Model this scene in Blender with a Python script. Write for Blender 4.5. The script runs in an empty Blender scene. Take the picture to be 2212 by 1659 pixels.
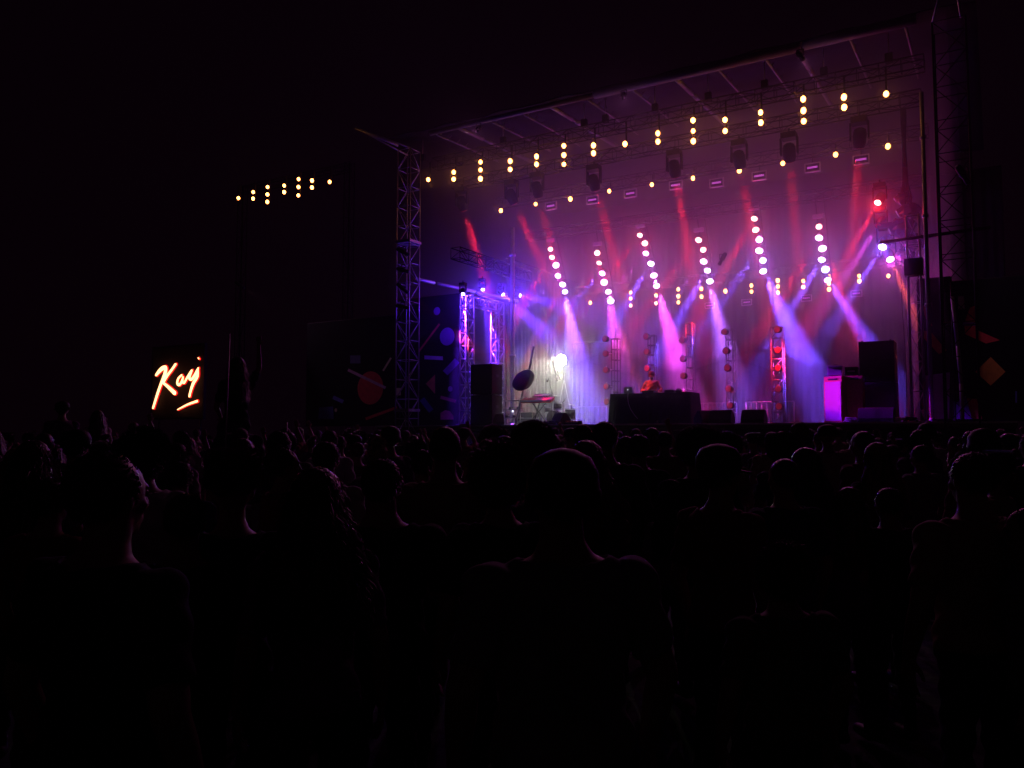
import bpy, bmesh, math, random
from mathutils import Vector as V, Matrix as MX
from math import sin, cos, pi, radians as R
random.seed(7)
sc = bpy.context.scene
col = sc.collection

# ------------------------------------------------------------------ camera
EYE = 1.65
F = 1770.0                                     # focal length in pixels of a 2212 px wide picture
TH = math.atan((940 - 829.5) / F)
cd = bpy.data.cameras.new("camera"); cam = bpy.data.objects.new("camera", cd); col.objects.link(cam)
cd.sensor_width = 36; cd.lens = 36 * F / 2212; cd.clip_start = .1; cd.clip_end = 500
cam.location = (0, 0, EYE); cam.rotation_euler = (pi / 2 + TH, 0, 0)
sc.camera = cam

# ------------------------------------------------------------------ night sky
w = bpy.data.worlds.new("World"); sc.world = w; w.use_nodes = True
nt = w.node_tree; bg = nt.nodes["Background"]
sk = nt.nodes.new("ShaderNodeTexSky"); sk.sky_type = 'NISHITA'; sk.sun_disc = False
sk.sun_elevation = R(-8); sk.sun_rotation = R(200)
mx = nt.nodes.new("ShaderNodeMixRGB"); mx.inputs[0].default_value = 1.0
mx.inputs[2].default_value = (.0017, .0003, .0013, 1)
mx.blend_type = 'ADD'
nt.links.new(sk.outputs[0], mx.inputs[1]); nt.links.new(mx.outputs[0], bg.inputs[0])
bg.inputs[1].default_value = .9
try: w.cycles.sampling_method = 'NONE'
except Exception: pass
vs = sc.view_settings; vs.view_transform = 'Standard'; vs.look = 'None'; vs.exposure = 0; vs.gamma = 1
cy = sc.cycles
cy.max_bounces = 3; cy.volume_bounces = 0; cy.diffuse_bounces = 1; cy.glossy_bounces = 1; cy.transparent_max_bounces = 8
cy.use_light_tree = True; cy.use_adaptive_sampling = False; cy.sample_clamp_indirect = 3; cy.use_denoising = True

# ------------------------------------------------------------------ stage frame of reference
ANG = math.atan2(.51, .86)
U = V((cos(ANG), -sin(ANG), 0)); D = V((sin(ANG), cos(ANG), 0)); P0 = V((-4.0, 32.0, 0))
DECK = 2.02
def W(s, t, z): return P0 + U * s + D * t + V((0, 0, z))
def ray(px, py):
    x = (px - 1106) / F; y = (829.5 - py) / F
    return V((x, cos(TH) - y * sin(TH), sin(TH) + y * cos(TH)))
def on(px, py, t):                              # measured point of the photo -> (s, z) on the stage plane of depth t
    d = ray(px, py); C = V((0, 0, EYE))
    k = (P0 + D * t - C).dot(D) / d.dot(D); p = C + d * k
    return (p - P0).dot(U), p.z
def at(px, py, Y):
    d = ray(px, py); return V((0, 0, EYE)) + d * (Y / d.y)

# ------------------------------------------------------------------ materials
def mat(name, c, rough=.6, metal=0, emit=None, es=0, noise=0, nscale=8, bump=0, spec=None):
    m = bpy.data.materials.new(name); m.use_nodes = True; n = m.node_tree; b = n.nodes["Principled BSDF"]
    b.inputs["Base Color"].default_value = (*c, 1); b.inputs["Roughness"].default_value = rough; b.inputs["Metallic"].default_value = metal
    if spec is not None: b.inputs["Specular IOR Level"].default_value = spec
    if emit: b.inputs["Emission Color"].default_value = (*emit, 1); b.inputs["Emission Strength"].default_value = es
    if noise or bump:
        tc = n.nodes.new("ShaderNodeTexCoord"); nz = n.nodes.new("ShaderNodeTexNoise"); nz.inputs["Scale"].default_value = nscale; nz.inputs["Detail"].default_value = 5
        n.links.new(tc.outputs["Object"], nz.inputs["Vector"])
        if noise:
            cr = n.nodes.new("ShaderNodeMapRange"); cr.inputs[1].default_value = .25; cr.inputs[2].default_value = .75
            cr.inputs[3].default_value = 1 - noise; cr.inputs[4].default_value = 1 + noise
            ml = n.nodes.new("ShaderNodeVectorMath"); ml.operation = 'SCALE'; ml.inputs[0].default_value = c
            n.links.new(nz.outputs["Fac"], cr.inputs[0]); n.links.new(cr.outputs[0], ml.inputs["Scale"]); n.links.new(ml.outputs[0], b.inputs["Base Color"])
        if bump:
            bp = n.nodes.new("ShaderNodeBump"); bp.inputs["Strength"].default_value = bump; bp.inputs["Distance"].default_value = .02
            n.links.new(nz.outputs["Fac"], bp.inputs["Height"]); n.links.new(bp.outputs[0], b.inputs["Normal"])
    return m
M = dict(
    alu=mat("aluminium", (.36, .36, .38), .42, .6, noise=.2, nscale=14),
    steel=mat("galvanised steel", (.17, .17, .17), .5, .6, noise=.25, nscale=10),
    black=mat("black powder coat", (.013, .013, .014), .5, noise=.3, nscale=20, spec=.08),
    plastic=mat("black plastic", (.02, .02, .022), .35, noise=.3, nscale=12),
    box=mat("black cabinet paint", (.05, .045, .045), .7, noise=.3, nscale=30, bump=.3, spec=.08),
    grille=mat("speaker grille", (.03, .03, .03), .6, noise=.4, nscale=60, bump=.5),
    drape=mat("black stage drape", (.008, .007, .009), .97, noise=.25, nscale=3, bump=.4, spec=.08),
    roof=mat("grey roof skin", (.022, .02, .022), .7, noise=.2, nscale=2, bump=.3, spec=.08),
    deck=mat("stage deck plywood", (.09, .08, .08), .55, noise=.35, nscale=4, bump=.2),
    ground=mat("trampled grass", (.014, .016, .01), .95, noise=.5, nscale=6, bump=1),
    warm=mat("warm bulb glass", (.9, .8, .6), .3, emit=(1, .32, .06), es=17),
    warmfar=mat("distant warm bulb glass", (.9, .8, .6), .3, emit=(1, .32, .06), es=15),
    lens_off=mat("red gelled lens", (.16, .01, .015), .45, emit=(1, .03, .07), es=.13),
    painted_glow=mat('painted red lettering glow', (.5, .02, .02), .5, emit=(1, .008, .012), es=.9),
    soot=mat('matt soot paint', (.003, .003, .003), 1, spec=0),
    bright=mat('bright aluminium', (.68, .68, .7), .4, .4, noise=.15, nscale=12),
    dimpaint=mat('dull grey paint', (.075, .07, .075), .7, noise=.3, nscale=2),
    screen=mat("dark video screen", (.006, .006, .007), .9),
    neon=mat("red neon lettering", (1, .6, .4), .3, emit=(1, .4, .17), es=4),
    scrim=mat("printed dark scrim", (.007, .006, .012), .9, noise=.2, nscale=3, spec=.08),
    white=mat("white plastic", (.7, .7, .7), .4),
    cream=mat("cream amplifier cloth", (.5, .45, .5), .8, noise=.15, nscale=50),
    tolex=mat("orange vinyl", (.65, .2, .12), .6, noise=.2, nscale=30),
    cloth=mat("black table cloth", (.022, .02, .024), .95, noise=.3, nscale=5, bump=.3, spec=.08),
    glow=mat("laptop mark", (1, 1, 1), .3, emit=(.9, .95, 1), es=1.5),
    led=mat("small indicator lamp", (1, 1, 1), .3, emit=(.8, .85, 1), es=3),
    skin=mat("skin", (.26, .15, .11), .55, noise=.12, nscale=12),
    skin2=mat("brown skin", (.2, .1, .06), .5, noise=.12, nscale=12),
    eye=mat("eye", (.06, .05, .05), .2),
    hair=mat("dark hair", (.04, .03, .026), .38, noise=.4, nscale=30),
    hair2=mat("brown hair", (.1, .05, .035), .4, noise=.4, nscale=30),
    hair3=mat("light hair", (.3, .19, .1), .5, noise=.3, nscale=30),
    jeans=mat("dark denim", (.03, .035, .06), .9, noise=.3, nscale=20),
    shoe=mat("dark shoe leather", (.03, .028, .026), .5, noise=.2, nscale=20),
    redcloth=mat("orange red sweater", (.6, .13, .06), .9, noise=.2, nscale=20, bump=.3),
)
SHIRT = {}
for k, c in dict(black=(.02, .02, .022), navy=(.03, .035, .09), grey=(.18, .18, .19), white=(.6, .58, .58), maroon=(.16, .03, .04), olive=(.09, .1, .05), plum=(.12, .05, .14), tan=(.3, .22, .14)).items():
    SHIRT[k] = mat(k + " shirt cotton", c, .92, spec=.2, noise=.2, nscale=14, bump=.3)
def glowmat(name, c, s):
    m = mat(name, (.8, .8, .8), .3, emit=c, es=s)
    try: m.cycles.emission_sampling = 'NONE'
    except Exception: pass
    return m
LENS = dict(red=glowmat("red lamp lens", (1, .46, .42), 8), pink=glowmat("pink lamp lens", (1, .5, .95), 12),
            blue=glowmat("blue lamp lens", (.5, .5, 1), 14), lilac=glowmat("lilac lamp lens", (.85, .6, 1), 14), white=glowmat("white lamp lens", (1, .96, .88), 40),
            bar=glowmat("violet strobe tube", (.6, .06, .7), .8))

# ------------------------------------------------------------------ mesh builder
class MB:
    def __init__(s): s.v = []; s.f = []; s.mi = []; s.cur = 0
    def add(s, vs, fs):
        o = len(s.v); s.v += [tuple(x) for x in vs]; s.f += [tuple(i + o for i in f) for f in fs]; s.mi += [s.cur] * len(fs); return s
    def box(s, c, sz, rot=None):
        hx, hy, hz = (a / 2 for a in sz); c = V(c)
        p = [V((x, y, z)) for x in (-hx, hx) for y in (-hy, hy) for z in (-hz, hz)]
        if rot: p = [rot @ q for q in p]
        return s.add([c + q for q in p], [(0, 1, 3, 2), (4, 6, 7, 5), (0, 4, 5, 1), (2, 3, 7, 6), (0, 2, 6, 4), (1, 5, 7, 3)])
    def tube(s, a, b, r, n=8, r2=None, cap=True):
        a = V(a); b = V(b); d = (b - a)
        if d.length < 1e-6: return s
        d.normalize(); x = d.orthogonal().normalized(); y = d.cross(x); r2 = r if r2 is None else r2
        vs = [a + (x * cos(2 * pi * i / n) + y * sin(2 * pi * i / n)) * r for i in range(n)] + [b + (x * cos(2 * pi * i / n) + y * sin(2 * pi * i / n)) * r2 for i in range(n)]
        fs = [(i, (i + 1) % n, n + (i + 1) % n, n + i) for i in range(n)]
        if cap: fs += [tuple(range(n))[::-1], tuple(range(n, 2 * n))]
        return s.add(vs, fs)
    def path(s, pts, r, n=6):
        for a, b in zip(pts, pts[1:]): s.tube(a, b, r, n)
        return s
    def lathe(s, prof, n=16, c=(0, 0, 0), rot=None):      # prof = [(r, z)]
        c = V(c); vs = []; fs = []
        for r, z in prof:
            for i in range(n):
                q = V((r * cos(2 * pi * i / n), r * sin(2 * pi * i / n), z)); vs.append(c + (rot @ q if rot else q))
        for j in range(len(prof) - 1):
            for i in range(n): fs.append((j * n + i, j * n + (i + 1) % n, (j + 1) * n + (i + 1) % n, (j + 1) * n + i))
        fs += [tuple(range(n))[::-1], tuple(range((len(prof) - 1) * n, len(prof) * n))]
        return s.add(vs, fs)
    def ball(s, c, r, n=14, m=8, rot=None, fn=None):
        c = V(c); r = (r, r, r) if not hasattr(r, '__len__') else r; vs = [V((0, 0, -1))]; fs = []
        for j in range(1, m):
            p = -pi / 2 + pi * j / m
            for i in range(n): vs.append(V((cos(p) * cos(2 * pi * i / n), cos(p) * sin(2 * pi * i / n), sin(p))))
        vs.append(V((0, 0, 1)))
        for i in range(n): fs.append((0, 1 + (i + 1) % n, 1 + i))
        for j in range(m - 2):
            for i in range(n):
                a = 1 + j * n; fs.append((a + i, a + (i + 1) % n, a + n + (i + 1) % n, a + n + i))
        a = 1 + (m - 2) * n; t = len(vs) - 1
        for i in range(n): fs.append((a + i, a + (i + 1) % n, t))
        out = []
        for q in vs:
            k = fn(q) if fn else 1
            q = V((q.x * r[0] * k, q.y * r[1] * k, q.z * r[2] * k)); out.append(c + (rot @ q if rot else q))
        return s.add(out, fs)
    def mesh(s, name):
        me = bpy.data.meshes.new(name); me.from_pydata(s.v, [], s.f); me.validate(); return me
    def build(s, name, m, parent=None, smooth=False, loc=None, rz=None):
        me = s.mesh(name)
        for x in (m if isinstance(m, list) else [m]): me.materials.append(x)
        if isinstance(m, list) and len(s.mi) == len(me.polygons):
            for p, i in zip(me.polygons, s.mi): p.material_index = i
        if smooth:
            for p in me.polygons: p.use_smooth = True
        o = bpy.data.objects.new(name, me); col.objects.link(o)
        if parent: o.parent = parent
        if loc is not None: o.location = loc
        if rz is not None: o.rotation_euler = (0, 0, rz)
        return o
def tag(o, label=None, cat=None, group=None, kind=None):
    if not kind: kind = "thing"
    for k, v in (("label", label), ("category", cat), ("group", group), ("kind", kind)):
        if v: o[k] = v
    return o
def thing(name, label, cat, loc, rz=-ANG, group=None):
    o = bpy.data.objects.new(name, None); col.objects.link(o); o.location = loc; o.rotation_euler = (0, 0, rz); o.empty_display_size = .2
    return tag(o, label, cat, group)
def bevel(o, wd=.01, seg=2):
    b = o.modifiers.new("soft edges", 'BEVEL'); b.width = wd; b.segments = seg; b.limit_method = 'ANGLE'; return o
ORD = "first second third fourth fifth sixth seventh eighth ninth tenth eleventh twelfth thirteenth fourteenth fifteenth sixteenth".split()

def lamp(kind, name, parent, loc, color, energy, target=None, angle=12, blend=.5, radius=.08):
    l = bpy.data.lights.new(name, kind); l.color = color; l.energy = energy; l.shadow_soft_size = radius
    o = bpy.data.objects.new(name, l); col.objects.link(o)
    if kind == 'SPOT': l.spot_size = R(angle); l.spot_blend = blend
    o.location = loc
    if target is not None: o.rotation_euler = (V(target) - V(loc)).to_track_quat('-Z', 'Y').to_euler()
    return o

def adopt(o, p):                                 # parent a lamp to its fixture and keep it where it is
    o.parent = p; o.matrix_parent_inverse = (MX.Translation(p.location) @ MX.Rotation(p.rotation_euler[2], 4, 'Z')).inverted()
def truss(parent, a, b, wd, bay, m, side=(0, 1, 0), rc=.025, rb=.013):
    a = V(a); b = V(b); d = (b - a); L = d.length; d.normalize(); x = V(side); x = (x - d * x.dot(d)).normalized(); y = d.cross(x)
    cs = [x * sx * wd / 2 + y * sy * wd / 2 for sx, sy in ((1, 1), (1, -1), (-1, -1), (-1, 1))]
    for c in cs: MB().tube(a + c, b + c, rc, 8).build('chord', m, parent, True)
    br = MB(); n = max(1, round(L / bay))
    for k in range(n + 1):
        p = a + d * (L * k / n)
        for i in range(4):
            br.tube(p + cs[i], p + cs[(i + 1) % 4], rb, 6)
            if k < n:
                q = a + d * (L * (k + 1) / n)
                if (k + i) % 2: br.tube(p + cs[i], q + cs[(i + 1) % 4], rb, 6)
                else: br.tube(p + cs[(i + 1) % 4], q + cs[i], rb, 6)
    br.build('bracing', m, parent, True)

# ------------------------------------------------------------------ setting: ground and stage
g = MB(); N = 60
def gz(x, y): return -.03 + .03 * sin(x * .7) * cos(y * .5) - .0
gv = []; xs = [-150 + 300 * i / N for i in range(N + 1)]; ys = [-40 + 200 * i / N for i in range(N + 1)]
g.add([(x, y, gz(x, y)) for y in ys for x in xs], [(j * (N + 1) + i, j * (N + 1) + i + 1, (j + 1) * (N + 1) + i + 1, (j + 1) * (N + 1) + i) for j in range(N) for i in range(N)])
tag(g.build('ground', M['ground']), kind='structure')

st = thing('stage', 'raised black stage platform with a dark skirt behind the crowd', 'stage', W(0, 0, 0))
bevel(MB().box((9.4, 6.6, DECK - .09), (21.6, 13.8, .18)).build('deck', M['deck'], st), .02)
sk_ = MB(); n = 220
pts = [(-1.35 + 21.5 * i / n, -.25 + .045 * sin(i * 1.9) + .02 * sin(i * .7)) for i in range(n + 1)]
sk_.add([(x, y, z) for z in (0.02, DECK - .185) for x, y in pts], [(i, i + 1, n + 2 + i, n + 1 + i) for i in range(n)])
o = sk_.build('skirt', M['cloth'], st, True); so = o.modifiers.new("cloth thickness", 'SOLIDIFY'); so.thickness = .006
MB().box((9.4, -.33, DECK - .03), (21.62, .05, .05)).build('edge_trim', M['alu'], st)

# drapes with folds
def drape(name, label, a, b, z0, z1, m, amp=.09, wl=.34):
    A = V((a[0], a[1], 0)); B = V((b[0], b[1], 0)); L = (B - A).length; d = (B - A) / L; nrm = V((-d.y, d.x, 0)); n = int(L / .05)
    t = thing(name, label, 'drape', W(A.x, A.y, z0)); mb = MB(); rows = 9; H = z1 - z0; vs = []
    for j in range(rows):
        k = j / (rows - 1)
        for i in range(n + 1):
            x = L * i / n; am = amp * (1 - .5 * k)
            vs.append(d * x + nrm * (am * (sin(2 * pi * x / wl + 1.3 * sin(x * 1.1)) + .4 * sin(x * 7.3 + k * 1.5))) + V((0, 0, H * k)))
    mb.add(vs, [(j * (n + 1) + i, j * (n + 1) + i + 1, (j + 1) * (n + 1) + i + 1, (j + 1) * (n + 1) + i) for j in range(rows - 1) for i in range(n)])
    o = mb.build('cloth', m, t, True); so = o.modifiers.new("cloth thickness", 'SOLIDIFY'); so.thickness = .008
    MB().tube((0, 0, H + .04), d * L + V((0, 0, H + .04)), .03).build('hanging_rail', M['black'], t, True)
    return t
drape('upstage_drape', 'wide dark drape hanging in folds across the back of the stage', (-.9, 13.0), (20.2, 13.0), DECK + .03, 12.6, M['drape'], .03)
drape('wing_drape', 'dark drape closing the stage wing behind the truss arch', (1.2, 5.4), (1.2, 12.6), DECK + .03, 9.5, M['drape'], .06)
M['pleat'] = mat("grey pleated cloth", (.045, .045, .042), .95, spec=.1, noise=.2, nscale=3)
M['greydrape'] = mat("pale grey canvas", (.3, .3, .28), .95, noise=.25, nscale=3, bump=.4)
drape('canvas_screen', 'pale grey canvas hanging behind the tall black cabinet stack', (17.1, 5.6), (18.6, 5.0), DECK + .03, 8.3, M['greydrape'], .05, .5)

# ------------------------------------------------------------------ roof
rf = thing('stage_canopy', 'dark pitched stage roof with a pale tube along its front edge', 'roof', W(0, 0, 13.5))
for i, (a, b) in enumerate(((.9, 7.9), (8.0, 14.9), (15.0, 18.1))):
    MB().tube((a, 0, 0.02 * i), (b, 0, .02 * i), .16 if i else .1, 12).build('front_beam', M['dimpaint'], rf, True)
ro = MB(); prof = [(-.05, .2), (3, .75), (6.5, 1.1), (10, .75), (13.4, .1)]
n = 24; vs = []
for t, z in prof:
    for i in range(n + 1): vs.append((-1 + 20.6 * i / n, t, z + .05 * sin(i * 2.3) + .18 * (1 if z > .5 else 0)))
ro.add(vs, [(j * (n + 1) + i, j * (n + 1) + i + 1, (j + 1) * (n + 1) + i + 1, (j + 1) * (n + 1) + i) for j in range(4) for i in range(n)])
o = ro.build('roof_skin', M['roof'], rf, True); so = o.modifiers.new("skin thickness", 'SOLIDIFY'); so.thickness = .03
for s in (2.15, 6.2, 10.87, 14.8):
    x = MB()
    for t0, t1 in ((.1, 1.9), (2.15, 2.9), (3.2, 6.2)): x.tube((s, t0, .02 + t0 * .06), (s, t1, .02 + t1 * .06), .085, 10)
    x.tube((s, .1, .03), (s, 6.4, .4), .045, 8); x.build('rafter', M['steel'], rf, True)
for s in (1.0, 3.6, 5.0, 7.6, 9.3, 12.3, 13.8, 16.3, 17.8):
    x = MB(); x.tube((s, .3, .02), (s, 5, .3), .04, 8)
    for k in range(7): x.tube((s, .5 + k * .6, .05 + k * .03), (s, .75 + k * .6, .28 + k * .03), .02, 6)
    x.build('purlin', M['steel'], rf, True)

# ------------------------------------------------------------------ towers
def tower(name, label, s, t, z0, z1, wd, m, bay=.75, foot=True, yaw=0):
    o = thing(name, label, 'tower', W(s, t, z0), -ANG + yaw)
    truss(o, (0, 0, .05), (0, 0, z1 - z0), wd, bay, m)
    b = MB().box((0, 0, .03), (wd + .25, wd + .25, .05)); b.build('base_plate', M['steel'], o)
    if foot:
        for sx, sy in ((1, 1), (-1, 1), (1, -1), (-1, -1)):
            MB().tube((sx * wd / 2, sy * wd / 2, 1.15), (sx * (wd / 2 + .55), sy * (wd / 2 + .55), .05), .03, 8).build('outrigger', m, o, True)
    return o
tl = tower('truss_tower', 'tall lattice tower of paired truss legs beside the printed scrim', .3, -.55, 0, 12.7, .62, M['alu'])
for k in range(3): pass
x = MB(); x.tube((-.3, -.3, 12.9), (-1.7, -1.2, 13.6), .05, 8); x.tube((.3, -.3, 12.7), (-1.7, -1.2, 13.6), .03, 8); x.tube((-.3, .3, 12.7), (-1.7, -1.2, 13.6), .03, 8)
x.build('head_arm', M['alu'], tl, True)
for k, z in enumerate((2.6, 9.1)):
    MB().box((0, 0, z), (.72, .72, .1)).build('sleeve', M['alu'], tl)
tr = tower('truss_tower', 'dark lattice tower beside the orange diamond scrim, its top a bent spike', 18.95, -.55, 0, 12.9, .8, M['black'], .95)
x = MB(); x.tube((-.4, -.3, 12.9), (.1, -.6, 14.6), .035, 8); x.tube((.3, -.3, 12.9), (.1, -.6, 14.6), .035, 8); x.build('head_arm', M['alu'], tr, True)
tb = tower('truss_tower', 'slim ladder tower lit blue and magenta beside the pale canvas', 17.75, 1.4, DECK, 8.2, .34, M['alu'], .9, False)
MB().tube((-.9, -.2, 5.85 - DECK + 1.6), (2.0, -.2, 5.85 - DECK + 1.7), .05, 8).build('cross_bar', M['black'], tb, True)
MB().box((0, -.1, 4.6), (.5, .35, .5)).build('junction_box', M['black'], tb)
def pole(name, label, s, t, z0, z1, r, m, cat='pole', tilt=(0, 0)):
    o = thing(name, label, cat, W(s, t, z0))
    MB().tube((0, 0, 0), (tilt[0], tilt[1], z1 - z0), r, 12).build('shaft', m, o, True)
    MB().lathe([(r * 2.4, 0), (r * 2.4, .03), (r * 1.2, .06), (r * 1.2, .12)], 16).build('foot_plate', m, o, True)
    for k in (.35, .62, .86):
        z = (z1 - z0) * k; MB().lathe([(r * 1.5, z - .05), (r * 1.5, z + .05)], 12, (tilt[0] * k, tilt[1] * k, 0)).build('collar', m, o, True)
    return o
s_, z_ = on(1107, 640, 3.2)
pole('standpipe', 'shiny upright pipe glowing violet between the arch and the white floodlight', s_, 3.2, DECK, 10.2, .09, M['bright'])
pole('standpipe', 'slim upright pipe catching a red and pink glint beside the dark tower', on(2000, 500, .6)[0], .6, DECK, 11.6, .06, M['alu'])
for px, lb in ((1952, 'thin dark cable drop nearest the orange beam'), (1960, 'second thin cable drop beside the orange beam')):
    s_, _ = on(px, 700, 5); o = thing('cable', lb, 'cable', W(s_, 5, DECK)); MB().path([(0.04 * sin(k * .9), 0, k * .9) for k in range(10)], .018, 6).build('cable_strand', M['black'], o, True)

# truss arch in the wing and bars running upstage
ar = thing('truss_arch', 'violet lit truss arch standing over the black speaker stack', 'truss arch', W(2.45, .35, DECK))
for y, nm in ((0, 0), (2.2, 1)):
    for dx in (0,): 
        leg = bpy.data.objects.new('leg', None); col.objects.link(leg); leg.parent = ar; leg.location = (0, y, 0)
        truss(leg, (0, 0, .05), (0, 0, 5.0), .38, .5, M['bright'], rc=.028, rb=.014); MB().box((0, 0, .03), (.6, .6, .04)).build('base_plate', M['steel'], leg)
head = bpy.data.objects.new('header', None); col.objects.link(head); head.parent = ar
truss(head, (0, .2, 4.8), (0, 2.0, 4.8), .38, .45, M['bright'], side=(1, 0, 0), rc=.028, rb=.014)
wt = thing('wing_truss', 'dim box truss running upstage above the arch', 'truss', W(2.0, .2, 8.65))
truss(wt, (0, 0, 0), (0, 5.6, 0), .42, .6, M['steel'] if False else M['black'], side=(1, 0, 0), rc=.022)
wb = thing('side_bar', 'pale bar running upstage from the tall tower, glowing pink at its middle', 'bar', W(.35, -.2, 7.75))
for a, b in ((0, 1.0), (1.15, 3.2), (3.3, 5.8)): MB().tube((.22 * a, a, -.03 * a), (.22 * b, b, -.03 * b), .07, 10).build('bar_section', M['alu'], wb, True)

# horizontal trusses that carry the lamps
def span(label, t, z, s0, s1, wd=.4, m='black'):
    o = thing('lighting_truss', label, 'truss', W(s0, t, z)); truss(o, (0, 0, 0), (s1 - s0, 0, 0), wd, .62, M[m], rc=.022, rb=.011); return o
span('front lighting truss carrying the columns of warm bulbs', 1.3, 12.75, .2, 18.2)
span('lighting truss carrying the eight black moving heads', 2.7, 12.25, .2, 18.0)
span('middle lighting truss with single warm bulbs and violet strobes', 5.7, 12.15, .4, 18.0)
span('lighting truss from which the six lamp ladders hang', 8.2, 11.15, .6, 17.6)
span('rear lighting truss low in front of the back drape', 11.6, 8.9, 1.5, 17.2)
for i, (px, py) in enumerate(((912, 480), (1087, 440), (1262, 255), (1308, 262), (1415, 240), (1530, 215), (1652, 195), (1780, 172), (1920, 130))):
    s_, z_ = on(px, py, 1.3); z_ = min(z_, 13.45)
    o = thing('chain_hoist', 'black chain hoist above the front truss, %s from the tall tower' % ORD[i], 'hoist', W(s_, 1.3, 12.95), group='chain hoists of the front truss')
    MB().tube((0, 0, .3), (0, 0, .95), .02, 6).build('chain', M['alu'], o, True); bevel(MB().box((0, 0, .17), (.22, .16, .3)).build('motor_body', M['black'], o), .02)

# ------------------------------------------------------------------ warm bulbs in columns
bulb_me = MB().ball((0, 0, 0), .078, 12, 8).mesh('bulb')
for p in bulb_me.polygons: p.use_smooth = True
bulb_me.materials.append(M['warm'])
bulb_far = bulb_me.copy(); bulb_far.materials.clear(); bulb_far.materials.append(M['warmfar'])
rb_ = random.Random(3)
def bulbs(label, group, t, px, ys, carrier, me=bulb_me, scale=1):
    s0, z0 = on(px[0] if hasattr(px, '__len__') else px, ys[0], t)
    o = thing('bulb_column' if len(ys) > 1 else 'single_bulb', label, 'stage light', W(s0, t, z0), group=group)
    fr = MB(); zl = z0
    for k, y in enumerate(ys):
        _, z = on(px, y, t); zl = z
        b = bpy.data.objects.new('bulb', me); col.objects.link(b); b.parent = o; b.location = (0, 0, z - z0); kb = scale * rb_.uniform(.9, 1.12); b.scale = (kb * .94, kb, kb * rb_.uniform(1.05, 1.22))
        MB().lathe([(.035 * scale, 0), (.05 * scale, .03), (.05 * scale, .09)], 10, (0, .07, z - z0 - .04)).build('socket', M['black'], o, True)
    fr.box((0, .13, (zl - z0 + carrier - z0) / 2), (.05, .03, carrier - zl + .1)); fr.build('hanger_bar', M['black'], o)
num = {1: 'one warm bulb', 2: 'two warm bulbs', 3: 'three warm bulbs'}
front = [(925, (388,)), (980, (372, 387)), (1038, (350, 367, 386)), (1102, (348, 366)), (1159, (338, 355)), (1218, (315, 335, 355)), (1282, (314, 331)), (1350, (311,)),
         (1421, (288, 306)), (1497, (260, 283, 305)), (1566, (259, 283)), (1643, (243, 265)), (1735, (214, 239, 262)), (1823, (210, 232)), (1914, (203,))]
for i, (px, ys) in enumerate(front):
    bulbs('%s hanging from the front truss, %s column from the tall tower' % (num[len(ys)], ORD[i]), 'bulb columns on the front truss', 1.0, px, ys, 12.75)
mid = [(1082, 455), (1157, 441), (1232, 430), (1316, 413), (1408, 399), (1497, 385), (1597, 369), (1691, 353), (1805, 334), (1918, 316)]
for i, (px, y) in enumerate(mid):
    bulbs('single warm bulb among the moving heads, %s of its row from the tall tower' % ORD[i], 'single bulbs on the middle truss', 5.3, px, (y,), 12.1)
back = [(1275, (654,)), (1362, (632, 645, 660)), (1417, (638, 655)), (1465, (625, 640, 653)), (1515, (624, 641)), (1567, (629,)), (1623, (617, 630)), (1680, (606, 619, 632)),
        (1735, (607, 620)), (1790, (597, 612, 625)), (1856, (596, 607)), (1919, (596,))]
for i, (px, ys) in enumerate(back):
    bulbs('%s low on the rear truss, %s column from the white floodlight' % (num[len(ys)], ORD[i]), 'bulb columns on the rear truss', 11.3, px, ys, 8.8)
wing = [(515, (428,)), (547, (415, 429)), (578, (404, 420, 436)), (614, (401, 415)), (645, (387, 404, 422)), (674, (390, 405)), (712, (393,))]
for i, (px, ys) in enumerate(wing):
    bulbs('%s on the separate rig, %s column counting towards the stage' % (num[len(ys)], ORD[i]), 'bulb columns on the wing rig', 0, px, ys, 13.1, bulb_far, .9)
o = thing('wing_rig', 'dark truss rig on two towers carrying the separate warm bulbs', 'lighting rig', W(-10.4, .6, 0))
h = bpy.data.objects.new('crossbeam', None); col.objects.link(h); h.parent = o; truss(h, (0, 0, 13.1), (6.6, 0, 13.1), .3, .9, M['soot'], rc=.018, rb=.008)
for x in (0, 6.6):
    h = bpy.data.objects.new('leg', None); col.objects.link(h); h.parent = o; h.location = (x, 0, 0); truss(h, (0, 0, 0), (0, 0, 13.3), .3, 1.2, M['soot'], rc=.018, rb=.008)

# ------------------------------------------------------------------ fixtures
def yoke_head(o, axis, m, size=1.0, lens=None, glow=None):
    """a moving head: clamp, yoke, head aimed along axis (local), lens ring"""
    ax = V(axis).normalized(); q = V((0, 0, -1)).rotation_difference(ax).to_matrix()
    k = size
    b = MB().box((0, 0, .42 * k), (.36 * k, .3 * k, .16 * k)); b.tube((0, 0, .5 * k), (0, 0, .62 * k), .03 * k); bevel(b.build('base', m, o), .015)
    y = MB()
    for sx in (-1, 1): y.box((sx * .2 * k, 0, .17 * k), (.035 * k, .12 * k, .42 * k))
    y.box((0, 0, .36 * k), (.42 * k, .1 * k, .04 * k)); y.build('yoke', m, o)
    hd = MB(); hd.lathe([(.06 * k, .24 * k), (.13 * k, .2 * k), (.16 * k, .08 * k), (.155 * k, -.1 * k), (.13 * k, -.2 * k), (.125 * k, -.22 * k)], 20, rot=q)
    hd.build('head', m, o, True)
    ln = MB(); ln.lathe([(.105 * k, -.222 * k), (.09 * k, -.235 * k), (.03 * k, -.245 * k)], 20, rot=q); ln.build('lens', lens, o, True)
    return ax * .3 * k
SPOTS = []
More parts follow.
